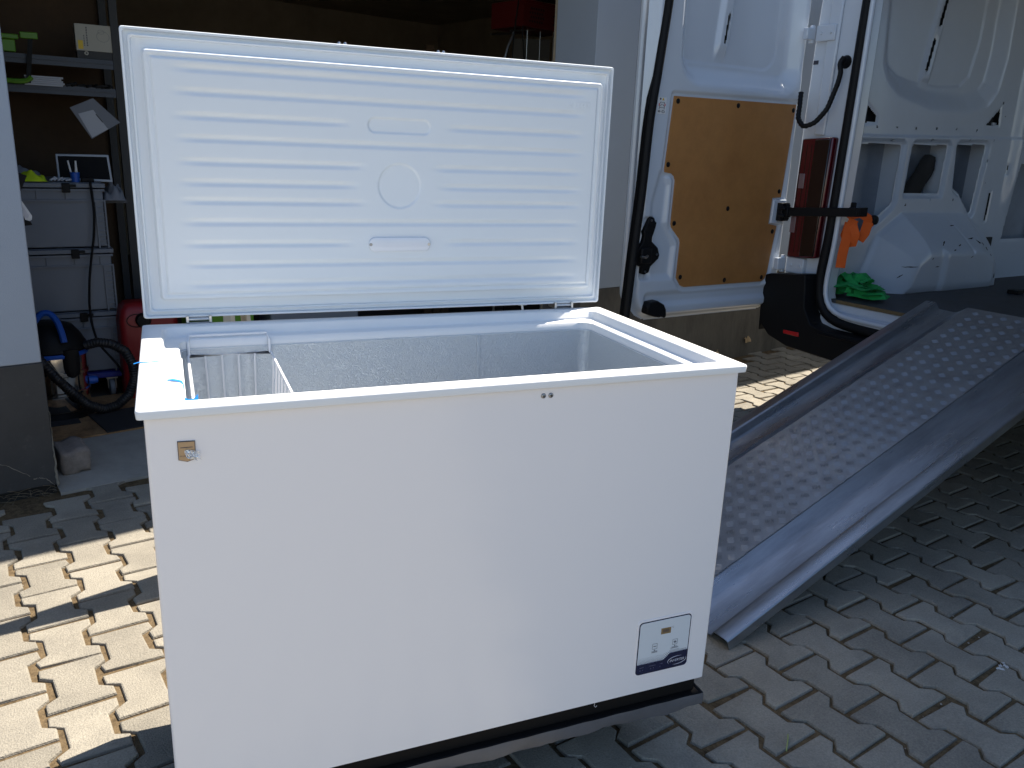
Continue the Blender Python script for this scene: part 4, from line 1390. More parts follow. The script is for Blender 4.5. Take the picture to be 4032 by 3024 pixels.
# outer skin of the door
poly = [(vx(a), vz(b)) for a, b in rrect(DX0 + 0.03, DX1 - 0.02, DZ0 + 0.035, DZ1 - 0.01, 0.13, 6)]
mb = MB().prism(poly, lambda a, b, d: (a, d, b), DY + 0.094, DY + 0.130)
vb(mb, "outer_skin", MT["vanw"], door, 0.012)
mb = MB().prism([(vx(a), vz(b)) for a, b in BOARD], lambda a, b, d: (a, d, b), DY + 0.0095, DY + 0.0035)
bo = vb(mb, "board_panel", MT["board"], door, 0.0012)
for (x, z) in ((2.826, 1.595), (3.256, 1.599), (3.693, 1.599), (2.797, 1.288), (2.875, 0.993), (3.659, 1.161), (3.261, 1.067), (3.643, 0.937), (2.955, 0.707), (3.295, 0.675), (3.598, 0.676)):
    mb = MB().lathe([(0.0001, -0.0035), (0.008, -0.0030), (0.0125, 0.0)], (vx(x), DY + 0.0034, vz(z)), 14, 'y')
    vb(mb, "board_screw", MT["plast"], door)
# free-edge rubber seal
sl = [(vx(x), DY - 0.004, vz(z)) for x, z in ((2.735, 2.50), (2.704, 2.043), (2.671, 1.729), (2.642, 1.498), (2.631, 1.166), (2.607, 0.869), (2.590, 0.60), (2.586, 0.50), (2.583, 0.47))]
mb = MB().tube(resample(sl, 50), 0.021, 10)
vb(mb, "edge_seal", MT["rubber"], door)
mb = MB()
lp = []
for (x, y, z) in resample(sl, 30):
    lp.append([(x - 0.012, DY + 0.004, z), (x + 0.030, DY + 0.004, z), (x + 0.030, DY + 0.030, z), (x - 0.012, DY + 0.030, z)])
mb.loops(lp, cap0=True, cap1=True, smooth=False)
vb(mb, "edge_flange", MT["rubber"], door)
# lock mechanism
mb = MB().prism([(vx(a), vz(b)) for a, b in ((2.690, 1.022), (2.706, 1.030), (2.720, 1.024), (2.726, 1.008), (2.738, 1.000), (2.733, 0.975), (2.716, 0.925), (2.716, 0.905), (2.760, 0.872), (2.776, 0.833), (2.770, 0.815), (2.720, 0.775), (2.712, 0.745), (2.684, 0.735), (2.660, 0.742), (2.662, 0.775), (2.625, 0.787), (2.613, 0.839), (2.640, 0.880), (2.655, 0.900), (2.662, 0.935), (2.655, 0.955), (2.672, 0.985))],
                lambda a, b, d: (a, d, b), DY - 0.014, DY + 0.010)
lk = vb(mb, "door_lock", MT["plast"], door, 0.004)
mb = MB().box(vx(2.635), vx(2.705), DY - 0.034, DY - 0.013, vz(0.795), vz(0.875))
vb(mb, "lock_body", MT["plast"], lk, 0.006)
mb = MB().tube([(vx(2.672), DY - 0.034, vz(0.835)), (vx(2.640), DY - 0.058, vz(0.832)), (vx(2.605), DY - 0.060, vz(0.836))], 0.0065, 8)
vb(mb, "lock_lever", MT["screw"], lk)
for (a, b) in ((2.684, 0.752), (2.755, 0.838), (2.700, 1.012)):
    mb = MB().lathe([(0.0001, -0.004), (0.005, -0.004), (0.006, 0)], (vx(a), DY - 0.014, vz(b)), 8, 'y')
    vb(mb, "lock_rivet", MT["screw"], lk)
mb = MB().prism([(vx(a), vz(b)) for a, b in ((2.697, 0.565), (2.715, 0.592), (2.770, 0.597), (2.815, 0.575), (2.832, 0.548), (2.838, 0.510), (2.825, 0.500), (2.812, 0.512), (2.790, 0.506), (2.755, 0.512), (2.705, 0.530))], lambda a, b, d: (a, d, b), DY - 0.040, DY + 0.012)
vb(mb, "lower_latch", MT["plast"], door, 0.006)
# warning label with pictogram
lx0, lx1, lz0, lz1 = vx(2.690), vx(2.744), vz(1.528), vz(1.606)
mb = MB().box(lx0, lx1, DY - 0.0012, DY - 0.0004, lz0, lz1)
lb = vb(mb, "warning_label", MT["label"], door)
def lpt(a, b, d=0.0016): return (lx0 + (lx1 - lx0) * a, DY - d, lz0 + (lz1 - lz0) * b)
mb = MB()
mb.add([lpt(0.18, 0.84), lpt(0.36, 0.84), lpt(0.36, 0.96), lpt(0.18, 0.96)], [(0, 1, 2, 3)])
for a, b in (((0.25, 0.70), (0.75, 0.70)), ((0.75, 0.70), (0.78, 0.60)), ((0.25, 0.70), (0.22, 0.60)), ((0.20, 0.48), (0.20, 0.36)), ((0.78, 0.48), (0.78, 0.36)), ((0.22, 0.38), (0.76, 0.38)), ((0.17, 0.36), (0.16, 0.28)), ((0.77, 0.36), (0.76, 0.28)),
             ((0.24, 0.48), (0.40, 0.54)), ((0.40, 0.54), (0.42, 0.60)), ((0.74, 0.48), (0.60, 0.54)), ((0.60, 0.54), (0.58, 0.60)), ((0.05, 0.16), (0.22, 0.22)), ((0.05, 0.16), (0.22, 0.09)), ((0.22, 0.22), (0.22, 0.09)), ((0.30, 0.16), (0.46, 0.16)), ((0.55, 0.22), (0.55, 0.09)), ((0.55, 0.09), (0.82, 0.09)), ((0.82, 0.09), (0.82, 0.19)), ((0.55, 0.22), (0.82, 0.19))):
    mb.bar(lpt(*a), lpt(*b), 0.0016, 0.0024, (0, 1, 0))
vb(mb, "pictogram", MT["inkgrey"], lb)
for a in (0.14, 0.84):
    mb = MB()
    mb.add([lpt(a - 0.05, 0.48, 0.0018), lpt(a + 0.05, 0.48, 0.0018), lpt(a + 0.07, 0.56, 0.0018), lpt(a + 0.03, 0.63, 0.0018), lpt(a - 0.05, 0.62, 0.0018)], [(0, 1, 2, 3, 4)])
    vb(mb, "red_mark", MT["redp"], lb)
mb = MB().add([lpt(0.44, 0.82), lpt(0.74, 0.82), lpt(0.59, 0.98)], [(0, 1, 2)])
vb(mb, "warning_triangle", MT["yelp"], lb)
# door check arm
mb = MB().prism([(vx(a), vz(b)) for a, b in ((3.612, 1.116), (3.715, 1.116), (3.712, 0.975), (3.606, 0.985))], lambda a, b, d: (a, d, b), DY - 0.010, DY + 0.006)
ap = vb(mb, "arm_plate", MT["vanw"], door, 0.004)
mb = MB()
mb.box(vx(3.640), vx(3.705), DY - 0.045, DY - 0.009, vz(1.000), vz(1.100))
mb.box(vx(3.655), vx(3.690), DY - 0.07, DY - 0.04, vz(1.022), vz(1.080))
for k in range(5):
    a = k * 1.25
    mb.lathe([(0.0001, -0.06), (0.010, -0.06), (0.014, -0.03)], (vx(3.672) + 0.028 * math.cos(a), DY - 0.0, vz(1.05) + 0.034 * math.sin(a)), 8, 'y')
vb(mb, "arm_bracket", MT["plast"], ap, 0.004)
mb = MB()
aa = (vx(3.672), DY - 0.055, vz(1.053)); b_ = (VX - 0.030, vy(1.345), vz(1.083))
mb.bar(aa, b_, 0.012, 0.044)
mb.bar(b_, (VX + 0.03, vy(1.335), vz(1.085)), 0.012, 0.044)
mb.box(VX - 0.032, VX - 0.018, vy(1.335), vy(1.40), vz(1.06), vz(1.106))
vb(mb, "check_arm", MT["plast"], None, 0.003)
mb = MB().box(VX + 0.01, VX + 0.03, vy(1.40), vy(1.425), vz(1.09), vz(1.13))
vb(mb, "arm_latch", MT["plast"], None, 0.004)
# rear right door, swung open beyond the frame
mb = MB().box(VX - 1.02, VX - 0.02, VR - 0.03, VR + 0.05, 0.54, 2.42)
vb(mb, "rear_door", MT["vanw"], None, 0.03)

# ---- straps in the van
def strap(mb, pts, w, nrm, th=0.003):
    P = [Vector(p) for p in pts]
    n = len(P)
    A = []; B = []
    for i, p in enumerate(P):
        t = (P[min(i + 1, n - 1)] - P[max(i - 1, 0)]).normalized()
        nn = nrm[i] if isinstance(nrm, list) else Vector(nrm)
        sd = t.cross(nn)
        sd = sd.normalized() if sd.length > 1e-5 else t.orthogonal().normalized()
        A.append(p + sd * w / 2); B.append(p - sd * w / 2)
    up = Vector((0, 0, th))
    mb.loops([A, B, [b + Vector((-0.002, -0.001, 0.001)) for b in B], [a + Vector((-0.002, -0.001, 0.001)) for a in A]], closed=False, smooth=True)
os_ = empty("orange_strap", (VX + 0.10, vy(1.43), vz(0.80)), 0, "knotted orange webbing strap hanging at the van's rear pillar", "strap")
def osl(y, z, x=0.0): return (x, vy(y) - vy(1.43), vz(z) - vz(0.80))
mb = MB()
strap(mb, [osl(1.505, 1.055, -0.02), osl(1.46, 1.075, -0.05), osl(1.42, 1.055, -0.07), osl(1.385, 1.075, -0.05), osl(1.36, 1.05, -0.02), osl(1.365, 1.0, 0.01)], 0.045, (-0.75, -0.65, 0.35))
strap(mb, [osl(1.44, 1.02, -0.06), osl(1.40, 1.01, -0.075), osl(1.38, 0.96, -0.07), osl(1.40, 0.91, -0.055), osl(1.44, 0.90, -0.05), osl(1.455, 0.95, -0.06), osl(1.43, 1.02, -0.07)], 0.040, (-0.8, -0.55, 0.1))
strap(mb, [osl(1.40, 1.04, -0.075), osl(1.415, 0.99, -0.085), osl(1.43, 0.90, -0.08), osl(1.44, 0.84, -0.075), osl(1.445, 0.775, -0.07)], 0.047, (-0.72, -0.69, 0.05))
strap(mb, [osl(1.45, 0.99, -0.05), osl(1.485, 0.96, -0.04), osl(1.505, 0.91, -0.03), osl(1.505, 0.875, -0.03)], 0.042, (-0.8, -0.4, 0.2))
strap(mb, [osl(1.505, 0.90, -0.04), osl(1.49, 0.87, -0.05), osl(1.465, 0.865, -0.05)], 0.030, (-0.7, -0.5, 0.4))
strap(mb, [osl(1.36, 1.03, -0.01), osl(1.365, 0.97, -0.02), osl(1.385, 0.93, -0.03)], 0.05, (-0.6, -0.8, 0))
build(mb, "webbing", MT["orange"], os_)
mb = MB().lathe([(0.0001, -0.02), (0.022, -0.015), (0.026, 0.0), (0.018, 0.02), (0.0001, 0.022)], osl(1.36, 1.04, 0.03), 10, 'y')
build(mb, "black_hook", MT["plast"], os_)
gs = MB()
q = random.Random(31)
GX, GY = VX + 0.20, vy(1.47)
for k in range(22):
    a0 = q.uniform(0, 6.28)
    r0 = q.uniform(0.04, 0.13)
    cx_, cy_ = q.uniform(-0.05, 0.05), q.uniform(-0.09, 0.08)
    zz_ = q.uniform(0.025, 0.12)
    pts = []
    for j in range(9):
        a = a0 + j * 0.42
        rr_ = r0 * (1 + 0.25 * math.sin(j * 1.3 + k))
        fall = max(0.012, zz_ * (1 - 0.3 * abs(math.sin(j * 0.9 + k))))
        pts.append((cx_ + rr_ * math.cos(a) * 0.8, cy_ + rr_ * math.sin(a) * 0.95, fall))
    strap(gs, pts, q.uniform(0.03, 0.045), (q.uniform(-0.8, 0.2), q.uniform(-0.8, 0.4), 0.9))
o = build(gs, "green_strap", MT["green"])
o.location = (GX, GY, VF + 0.004)
tag(o, "heap of green webbing strap on the van floor behind the pillar", "strap")
mb = MB()
mb.tube([(0, 0, 0.012), (0.08, -0.04, 0.016), (0.20, -0.05, 0.012), (0.34, -0.02, 0.010)], 0.011, 8)
mb.box(-0.05, 0.02, -0.03, 0.03, 0.0, 0.022)
o = build(mb, "black_tool", MT["plast"], None, 0.003)
o.location = (vx(5.15), vy(1.16), VF + 0.001)
tag(o, "flat black tool lying on the dark van floor", "tool")

# ================================================================== GARAGE CONTENTS
GF = 0.047  # most positions below come from image pixels, entered as plain world coordinates
# stacked grey lidded containers
def make_container(label):
    e = empty("storage_container", (0, 0, 0), 0, label, "container", "stacked grey containers")
    w, d, h = 0.46, 0.58, 0.308
    mb = MB().box(0.012, w - 0.012, 0.012, d - 0.012, 0.006, h - 0.03)
    build(mb, "tub", MT["boxg"], e, 0.004)
    mb = MB()
    mb.box(0, w, 0, d, h - 0.024, h - 0.004)
    mb.box(0.02, w - 0.02, 0.02, d - 0.02, h - 0.004, h)
    build(mb, "lid", MT["boxg"], e, 0.003)
    mb = MB().box(0.004, w - 0.004, 0.002, 0.013, h - 0.040, h - 0.030)
    mb.box(0.004, w - 0.004, 0.002, 0.013, h - 0.088, h - 0.080)
    for x in (0.06, 0.17, 0.29, 0.40):
        mb.box(x - 0.002, x + 0.002, 0.003, 0.0125, h - 0.0799, h - 0.0401)
    build(mb, "rib", MT["boxg"], e)
    for x0 in (0.004, w - 0.050):
        mb = MB().box(x0, x0 + 0.007, 0.001, 0.0125, 0.0, h - 0.0881)
        mb.box(x0 + 0.039, x0 + 0.046, 0.001, 0.0125, 0.0, h - 0.0881)
        for k in range(9):
            z = 0.012 + k * 0.022
            mb.box(x0 + 0.0071, x0 + 0.0389, 0.003, 0.0125, z, z + 0.004)
        build(mb, "corner_post", MT["boxg"], e)
    mb = MB().box(w * 0.60, w * 0.60 + 0.034, -0.010, 0.002, h - 0.046, h - 0.003)
    mb.box(w * 0.60 + 0.02, w * 0.60 + 0.060, -0.008, 0.001, h - 0.020, h - 0.008)
    build(mb, "latch", MT["plast"], e, 0.002)
    return e
c0 = make_container("bottom grey container of the stack, standing on the blue dolly")
c0.location = (-0.10, 3.06, 0.176)
c1 = copy_tree(c0); c1.location = (-0.108, 3.06, 0.176 + 0.309)
c1["label"] = "middle grey lidded container of the stack of three"
c2 = copy_tree(c0); c2.location = (-0.118, 3.06, 0.176 + 0.618)
c2["label"] = "topmost grey lidded container, carrying the monitor"
# blue roller dolly
rd = empty("roller_dolly", (-0.11, 3.05, GF), 0, "flat blue roller dolly carrying the grey container stack", "dolly")
mb = MB().box(0, 0.475, 0, 0.6, 0.098, 0.128)
build(mb, "deck", MT["dblue"], rd, 0.006)
for (x, y) in ((0.05, 0.05), (0.40, 0.03), (0.05, 0.54), (0.42, 0.54)):
    mb = MB().lathe([(0.001, -0.013), (0.034, -0.014), (0.042, -0.010), (0.044, 0.0), (0.042, 0.010), (0.034, 0.014), (0.001, 0.013)], (x, y, 0.044), 20, 'x')
    w_ = build(mb, "wheel", MT["boxg"], rd)
    mb = MB().box(x - 0.020, x - 0.016, y - 0.014, y + 0.014, 0.036, 0.094)
    mb.box(x + 0.016, x + 0.020, y - 0.014, y + 0.014, 0.036, 0.094)
    mb.box(x - 0.026, x + 0.026, y - 0.026, y + 0.026, 0.0905, 0.0978)
    build(mb, "fork", MT["chrome"], w_)
# vacuum cleaner
vc = empty("vacuum_cleaner", (0.022, 2.86, GF), 0, "wet and dry vacuum cleaner with steel tank and blue handle", "vacuum")
Rv = 0.152
mb = MB().lathe([(0.001, 0.03), (Rv - 0.012, 0.03), (Rv - 0.004, 0.045), (Rv - 0.004, 0.115), (Rv + 0.002, 0.120), (Rv + 0.002, 0.130), (Rv - 0.004, 0.135), (Rv - 0.004, 0.205), (Rv + 0.003, 0.210), (Rv + 0.003, 0.224), (Rv - 0.003, 0.230), (Rv - 0.002, 0.300)], (0, 0, 0), 48)
build(mb, "tank", MT["steel"], vc)
mb = MB().lathe([(Rv - 0.01, 0.295), (Rv + 0.006, 0.297), (Rv + 0.008, 0.308), (Rv + 0.002, 0.315), (Rv - 0.01, 0.316)], (0, 0, 0), 48)
build(mb, "blue_ring", MT["bluep"], vc)
mb = MB().lathe([(Rv - 0.004, 0.314), (Rv + 0.006, 0.322), (Rv + 0.001, 0.345), (Rv - 0.02, 0.385), (Rv - 0.05, 0.425), (Rv - 0.09, 0.440), (0.001, 0.444)], (0, 0, 0), 48)
build(mb, "motor_head", MT["plast"], vc)
mb = MB().tube(resample([(-0.055, -0.09, 0.46), (-0.02, -0.09, 0.502), (0.012, -0.095, 0.500), (0.036, -0.115, 0.465), (0.048, -0.140, 0.41), (0.052, -0.152, 0.372)], 24), 0.014, 8)
build(mb, "handle", MT["bluep"], vc)
mb = MB()
lp = []
for z, w in ((0.335, 0.034), (0.30, 0.036), (0.25, 0.034), (0.215, 0.026), (0.205, 0.01)):
    lp.append([(0.072 + w * math.cos(a), -math.sqrt(max(0, Rv ** 2 - (0.072) ** 2)) - 0.010 + 0.012 * math.sin(a), z) for a in [2 * math.pi * j / 10 for j in range(10)]])
mb.loops(lp, cap0=True, cap1=True, smooth=True)
build(mb, "clasp", MT["plast"], vc)
mb = MB().lathe([(0.001, 0.03), (0.016, 0.028), (0.020, 0.010), (0.020, -0.01)], (Rv + 0.002, -0.03, 0.155), 14, 'x')
build(mb, "drain_cap", MT["bluep"], vc)
mb = MB().lathe([(0.001, 0.0), (Rv + 0.02, 0.0), (Rv + 0.024, 0.012), (Rv - 0.006, 0.036)], (0, 0, 0), 40)
build(mb, "base", MT["plast"], vc)
hp = [(0.14, -0.08, 0.335), (0.19, -0.10, 0.350), (0.245, -0.12, 0.342), (0.30, -0.13, 0.305), (0.328, -0.13, 0.235), (0.330, -0.13, 0.165), (0.300, -0.13, 0.090), (0.245, -0.13, 0.045), (0.185, -0.14, 0.035), (0.12, -0.175, 0.075), (0.060, -0.185, 0.145), (0.005, -0.185, 0.215), (-0.040, -0.17, 0.285), (-0.07, -0.14, 0.33)]
mb = MB().tube(resample(hp, 220), 0.021, 10, rfun=lambda t: 0.0215 + 0.0016 * math.sin(t * 900))
build(mb, "hose", MT["hose"], vc)
# red jerry can
jc = empty("jerry_can", (0.47, 3.02, GF), 0, "red plastic jerry can with black cap behind the freezer", "canister")
mb = MB()
lp = []
for z, w, d in ((0.0, 0.125, 0.085), (0.01, 0.135, 0.09), (0.40, 0.135, 0.09), (0.455, 0.125, 0.085), (0.485, 0.10, 0.06), (0.49, 0.06, 0.03)):
    lp.append([(a, b, z) for a, b in rrect(-w, w, -d, d, min(w, d) * 0.35, 4)])
mb.loops(lp, cap0=True, cap1=True, smooth=True)
build(mb, "can_body", MT["redcan"], jc)
mb = MB().lathe([(0.001, -0.115), (0.030, -0.115), (0.036, -0.105), (0.036, -0.080)], (-0.030, 0, 0.405), 18, 'y')
build(mb, "cap", MT["plast"], jc)
mb = MB().tube([(-0.030 + 0.045 * math.cos(a) - 0.03, -0.098, 0.405 + 0.032 * math.sin(a)) for a in [k * 6.283 / 20 for k in range(20)]], 0.0022, 5, closed=True)
build(mb, "cap_strap", MT["plast"], jc)
mb = MB().tube([(0.0, 0, 0.47), (0.02, 0, 0.515), (0.09, 0, 0.515), (0.11, 0, 0.45)], 0.014, 8)
build(mb, "carry_handle", MT["redcan"], jc)
# black floor mat, stone block
mb = MB().box(0, 0.46, 0, 0.30, 0, 0.006)
o = build(mb, "floor_mat", MT["mat"], None, 0.001)
o.location = (0.185, 2.435, 0.0585); o.rotation_euler = (0, 0, R(9))
tag(o, "thin black mat on the chipboard just inside the garage", "mat")
mb = MB().box(-0.3, 0.12, 0, 0.30, 0, 0.004)
o = build(mb, "ground_sheet", MT["mat"], None, 0.001)
o.location = (-0.02, 2.62, 0.0585); o.rotation_euler = (0, 0, R(4))
tag(o, "black ground sheet in front of the vacuum cleaner", "sheet")
bm = bmesh.new()
bmesh.ops.create_cube(bm, size=1)
bmesh.ops.subdivide_edges(bm, edges=bm.edges, cuts=5, use_grid_fill=True)
q = random.Random(2)
for v in bm.verts:
    c_ = Vector(v.co)
    f = 1.0
    m_ = max(abs(c_.x), abs(c_.y), abs(c_.z))
    L = c_.length
    v.co = c_ * (1 - 0.075 * max(0, (L - 0.5) / 0.37))
    v.co.x *= 0.112; v.co.y *= 0.150; v.co.z *= 0.098
    v.co += Vector((q.uniform(-1, 1), q.uniform(-1, 1), q.uniform(-1, 1))) * 0.0022
    v.co.z += 0.006 * math.sin(c_.x * 7)
me = bpy.data.meshes.new("stone_block"); bm.to_mesh(me); bm.free()
for p_ in me.polygons: p_.use_smooth = True
o = finish("stone_block", me, MT["stone"])
o.location = (0.020, 2.165, 0.075); o.rotation_euler = (R(5), 0, R(8))
tag(o, "rough grey stone block on the threshold beside the left wall", "stone")
# shelf rack
sr = empty("shelf_rack", (-0.25, 3.45, GF), 0, "dark steel shelf rack with brown back panel in the garage", "shelf")
def sh(x, y, z): return (x + 0.25, y - 3.45, z - GF)
def shbox(name, m, x0, x1, y0, y1, z0, z1, bev=0.0):
    mb = MB().box(x0 + 0.25, x1 + 0.25, y0 - 3.45, y1 - 3.45, z0 - GF, z1 - GF)
    return build(mb, name, m, sr, bev)
for (x, y) in ((-0.24, 3.40), (0.492, 3.40), (-0.24, 3.78), (0.492, 3.78)):
    shbox("post", MT["cardd"], x - 0.018, x + 0.018, y, y + 0.035, GF, 2.25)
for zz_ in (1.655, 1.522):
    mb = MB()
    mb.box(0.0, 0.722, -0.051, -0.045, zz_ - GF - 0.018, zz_ - GF + 0.024)
    mb.box(0.0, 0.722, -0.058, -0.0515, zz_ - GF + 0.004, zz_ - GF + 0.014)
    mb.box(0.0, 0.722, -0.045, 0.34, zz_ - GF + 0.010, zz_ - GF + 0.016)
    build(mb, "shelf_board", MT["shelfm"], sr)
shbox("shelf_board", MT["shelfm"], 0.36, 0.475, 3.36, 3.78, 0.985, 1.005)
shbox("back_panel", MT["brown"], -0.26, 0.51, 3.83, 3.84, 0.3, 2.5)
# things on the rack
bx = empty("product_box", (0.405, 3.46, 1.672), R(-3), "pale carton with dark lower band on the upper shelf", "box")
mb = MB().box(-0.088, 0.088, -0.05, 0.05, 0.045, 0.168)
build(mb, "carton", MT["card"], bx, 0.002)
mb = MB().box(-0.086, 0.088, -0.049, 0.05, 0.0, 0.0445)
build(mb, "dark_band", MT["cardd"], bx)
mb = MB().lathe([(0.004, -0.052), (0.009, -0.052), (0.010, -0.049)], (-0.045, 0, 0.034), 16, 'y')
build(mb, "round_seal", MT["card"], bx)
mb = MB()
q = random.Random(6)
for k in range(12):
    z = 0.150 - k * 0.0075
    mb.box(-0.040, -0.035 + q.random() * 0.002, -0.0512, -0.0501, z, z + 0.0045)
    if k > 4: mb.box(-0.052, -0.048, -0.0512, -0.0501, z, z + 0.0045)
build(mb, "side_print", MT["inkgrey"], bx)
mb = MB().tube([(0.035 + 0.028 * math.cos(a), -0.0503, 0.115 + 0.024 * math.sin(a)) for a in [k * 6.283 / 24 for k in range(24)]], 0.0007, 4, closed=True)
mb.tube([(0.028 + 0.014 * math.cos(a), -0.0503, 0.137 + 0.010 * math.sin(a)) for a in [k * 6.283 / 16 for k in range(16)]], 0.0006, 4, closed=True)
build(mb, "line_drawing", MT["grey"], bx)
mb = MB().box(-0.078, -0.056, -0.0507, -0.0501, 0.052, 0.092)
build(mb, "yellow_sticker", MT["yelp"], bx)
# clamp
cl = empty("bar_clamp", (0.05, 3.37, 1.541), 0, "green and black one-hand bar clamp hooked over the shelf edge", "clamp")
def cp_(x, z, y=0): return (x - 0.05, y, z - 1.541)
mb = MB().bar(cp_(0.120, 1.76), cp_(0.090, 1.548), 0.020, 0.012, (0, 1, 0))
build(mb, "clamp_bar", MT["plast"], cl)
mb = MB().bar(cp_(0.075, 1.758), cp_(0.150, 1.760), 0.030, 0.024, (0, 1, 0))
build(mb, "jaw", MT["limeg"], cl, 0.004)
mb = MB().tube(resample([cp_(0.105, 1.575), cp_(0.092, 1.556), cp_(0.05, 1.551), cp_(-0.02, 1.553)], 12), 0.012, 8)
build(mb, "grip", MT["limeg"], cl)
mb = MB().box(-0.17, 0.09, -0.012, 0.012, 0, 0.022)
mb.box(-0.17, 0.075, 0.004, 0.06, -0.055, -0.001)
o = build(mb, "clamp_rail", MT["limeg"], None, 0.004)
o.location = (-0.02, 3.38, 1.738)
tag(o, "long green clamp lying on the rack's upper shelf", "clamp")
mb = MB()
q = random.Random(9)
for k in range(5):
    mb.box(-0.08 + q.uniform(-0.006, 0.006), 0.085 + q.uniform(-0.01, 0.006), -0.02, 0.12, k * 0.009, k * 0.009 + 0.008)
o = build(mb, "paper_stack", MT["paper"], None, 0.0008)
o.location = (0.155, 3.40, 1.539)
tag(o, "stack of white papers on the rack's lower shelf", "papers")
mb = MB()
for k in range(9):
    x = k * 0.022 + q.uniform(-0.005, 0.005)
    mb.bar((x, q.uniform(-0.02, 0.02), 0.010), (x + q.uniform(0.02, 0.06), q.uniform(-0.02, 0.02), 0.016 + q.uniform(0, 0.01)), 0.012, 0.012)
o = build(mb, "hand_tools", MT["plast"], None, 0.002)
o.location = (0.255, 3.40, 1.538)
tag(o, "row of small black hand tools beside the paper stack", "tools", kind="stuff")
mb = MB().add([(0.0, 0, 0), (0.055, 0.0, 0.0), (0.052, 0.02, 0.012), (0.02, 0.01, 0.018), (0.0, 0.02, 0.008)], [(0, 1, 2, 3, 4)])
o = build(mb, "paper_scrap", MT["paper"])
o.location = (0.405, 3.40, 1.540)
tag(o, "small crumpled paper scrap at the lower shelf's right end", "paper")
sp = empty("plastic_sleeve", (0.36, 3.375, 1.40), 0, "clear plastic sleeve with printed sheet hanging tilted on the rack", "sleeve")
mb = MB().prism([(-0.105, 0.045), (0.002, 0.095), (0.117, -0.015), (-0.020, -0.100)], lambda a, b, d: (a, d, b), 0.0, 0.0015)
build(mb, "sleeve_film", MT["grey"], sp)
mb = MB().prism([(-0.070, 0.018), (-0.002, 0.040), (0.058, -0.050), (-0.018, -0.094)], lambda a, b, d: (a, d, b), -0.0012, -0.0002)
build(mb, "sheet", MT["paper"], sp)
mb = MB().bar((0.008, -0.002, 0.02), (0.036, -0.002, -0.018), 0.004, 0.001, (0, 1, 0))
build(mb, "pen_mark", MT["cardd"], sp)
# monitor etc. on the top container
ZT = 0.176 + 0.618 + 0.308
mo = empty("monitor", (0.275, 3.20, ZT), R(-4), "white framed dark monitor on the topmost grey container", "monitor")
mb = MB()
A_ = [(-0.118, 0.006), (0.120, -0.004), (0.112, 0.126), (-0.118, 0.124)]
mb.prism(A_, lambda a, b, d: (a, d + b * 0.15, b), 0.0, 0.02)
build(mb, "bezel", MT["monf"], mo, 0.003)
mb = MB().prism([(-0.108, 0.016), (0.110, 0.008), (0.103, 0.116), (-0.109, 0.115)], lambda a, b, d: (a, d + b * 0.15, b), -0.0012, 0.0)
build(mb, "screen", MT["scr"], mo)
mb = MB().box(-0.04, 0.04, 0.02, 0.10, 0.0, 0.012)
mb.box(-0.015, 0.015, 0.03, 0.05, 0.012, 0.10)
build(mb, "stand", MT["monf"], mo)
pc = empty("pen_cup", (0.222, 3.10, ZT), 0, "small blue pen cup in front of the monitor", "cup")
mb = MB().lathe([(0.001, 0.0), (0.018, 0.0), (0.021, 0.045), (0.019, 0.045), (0.017, 0.004)], (0, 0, 0), 14)
build(mb, "cup", MT["bluep"], pc)
for (x, t_) in ((-0.010, -0.014), (0.004, 0.004), (0.010, -0.002)):
    mb = MB().tube([(x, 0, 0.01), (x + t_, 0, 0.098)], 0.0042, 6)
    build(mb, "pen", MT["label"], pc)
mb = MB().box(-0.03, 0.025, -0.02, 0.02, 0, 0.022)
o = build(mb, "charger", MT["plast"], None, 0.004)
o.location = (0.275, 3.10, ZT + 0.001)
tag(o, "black power adapter lying beside the blue pen cup", "adapter")
mb = MB()
q = random.Random(14)
for k in range(7):
    x = -0.03 + k * 0.016
    mb.bar((x, q.uniform(-0.01, 0.01), 0.006), (x + q.uniform(0.01, 0.03), q.uniform(-0.01, 0.01), 0.010 + q.uniform(0, 0.012)), 0.010, 0.008)
o = build(mb, "white_bits", MT["paper"], None, 0.002)
o.location = (0.145, 3.10, ZT + 0.001)
tag(o, "scatter of small white items between vest and pen cup", "clutter", kind="stuff")
def cloth(name, m, w, d, h, seed, label, cat, loc, nx=16, ny=10):
    q = random.Random(seed)
    ph = [q.uniform(0, 6.28) for _ in range(6)]
    vs = []
    for j in range(ny):
        for i in range(nx):
            a = i / (nx - 1) * 2 - 1; b = j / (ny - 1) * 2 - 1
            r_ = max(0, 1 - a * a) * max(0, 1 - b * b)
            z = h * (r_ ** 0.5) * (0.65 + 0.25 * math.sin(a * 6 + ph[0] + b * 3) + 0.2 * math.sin(b * 8 + ph[1]) * math.cos(a * 5 + ph[2]))
            vs.append((a * w / 2, b * d / 2, max(0.001, z)))
    fs = [(j * nx + i, j * nx + i + 1, (j + 1) * nx + i + 1, (j + 1) * nx + i) for j in range(ny - 1) for i in range(nx - 1)]
    mb = MB().add(vs, fs, True)
    o = build(mb, name, m, autosmooth=70)
    o.location = loc
    return tag(o, label, cat)
cloth("safety_vest", MT["hiv"], 0.15, 0.10, 0.052, 4, "crumpled yellow-green safety vest on the topmost container", "vest", (0.030, 3.12, ZT + 0.001))
cloth("grey_cloth", MT["grey"], 0.20, 0.14, 0.075, 7, "crumpled grey cloth behind the safety vest", "cloth", (0.0, 3.25, ZT + 0.001))
cloth("clear_bag", MT["grey"], 0.10, 0.12, 0.10, 9, "crumpled translucent bag right of the monitor", "bag", (0.405, 3.30, 1.006))
mb = MB()
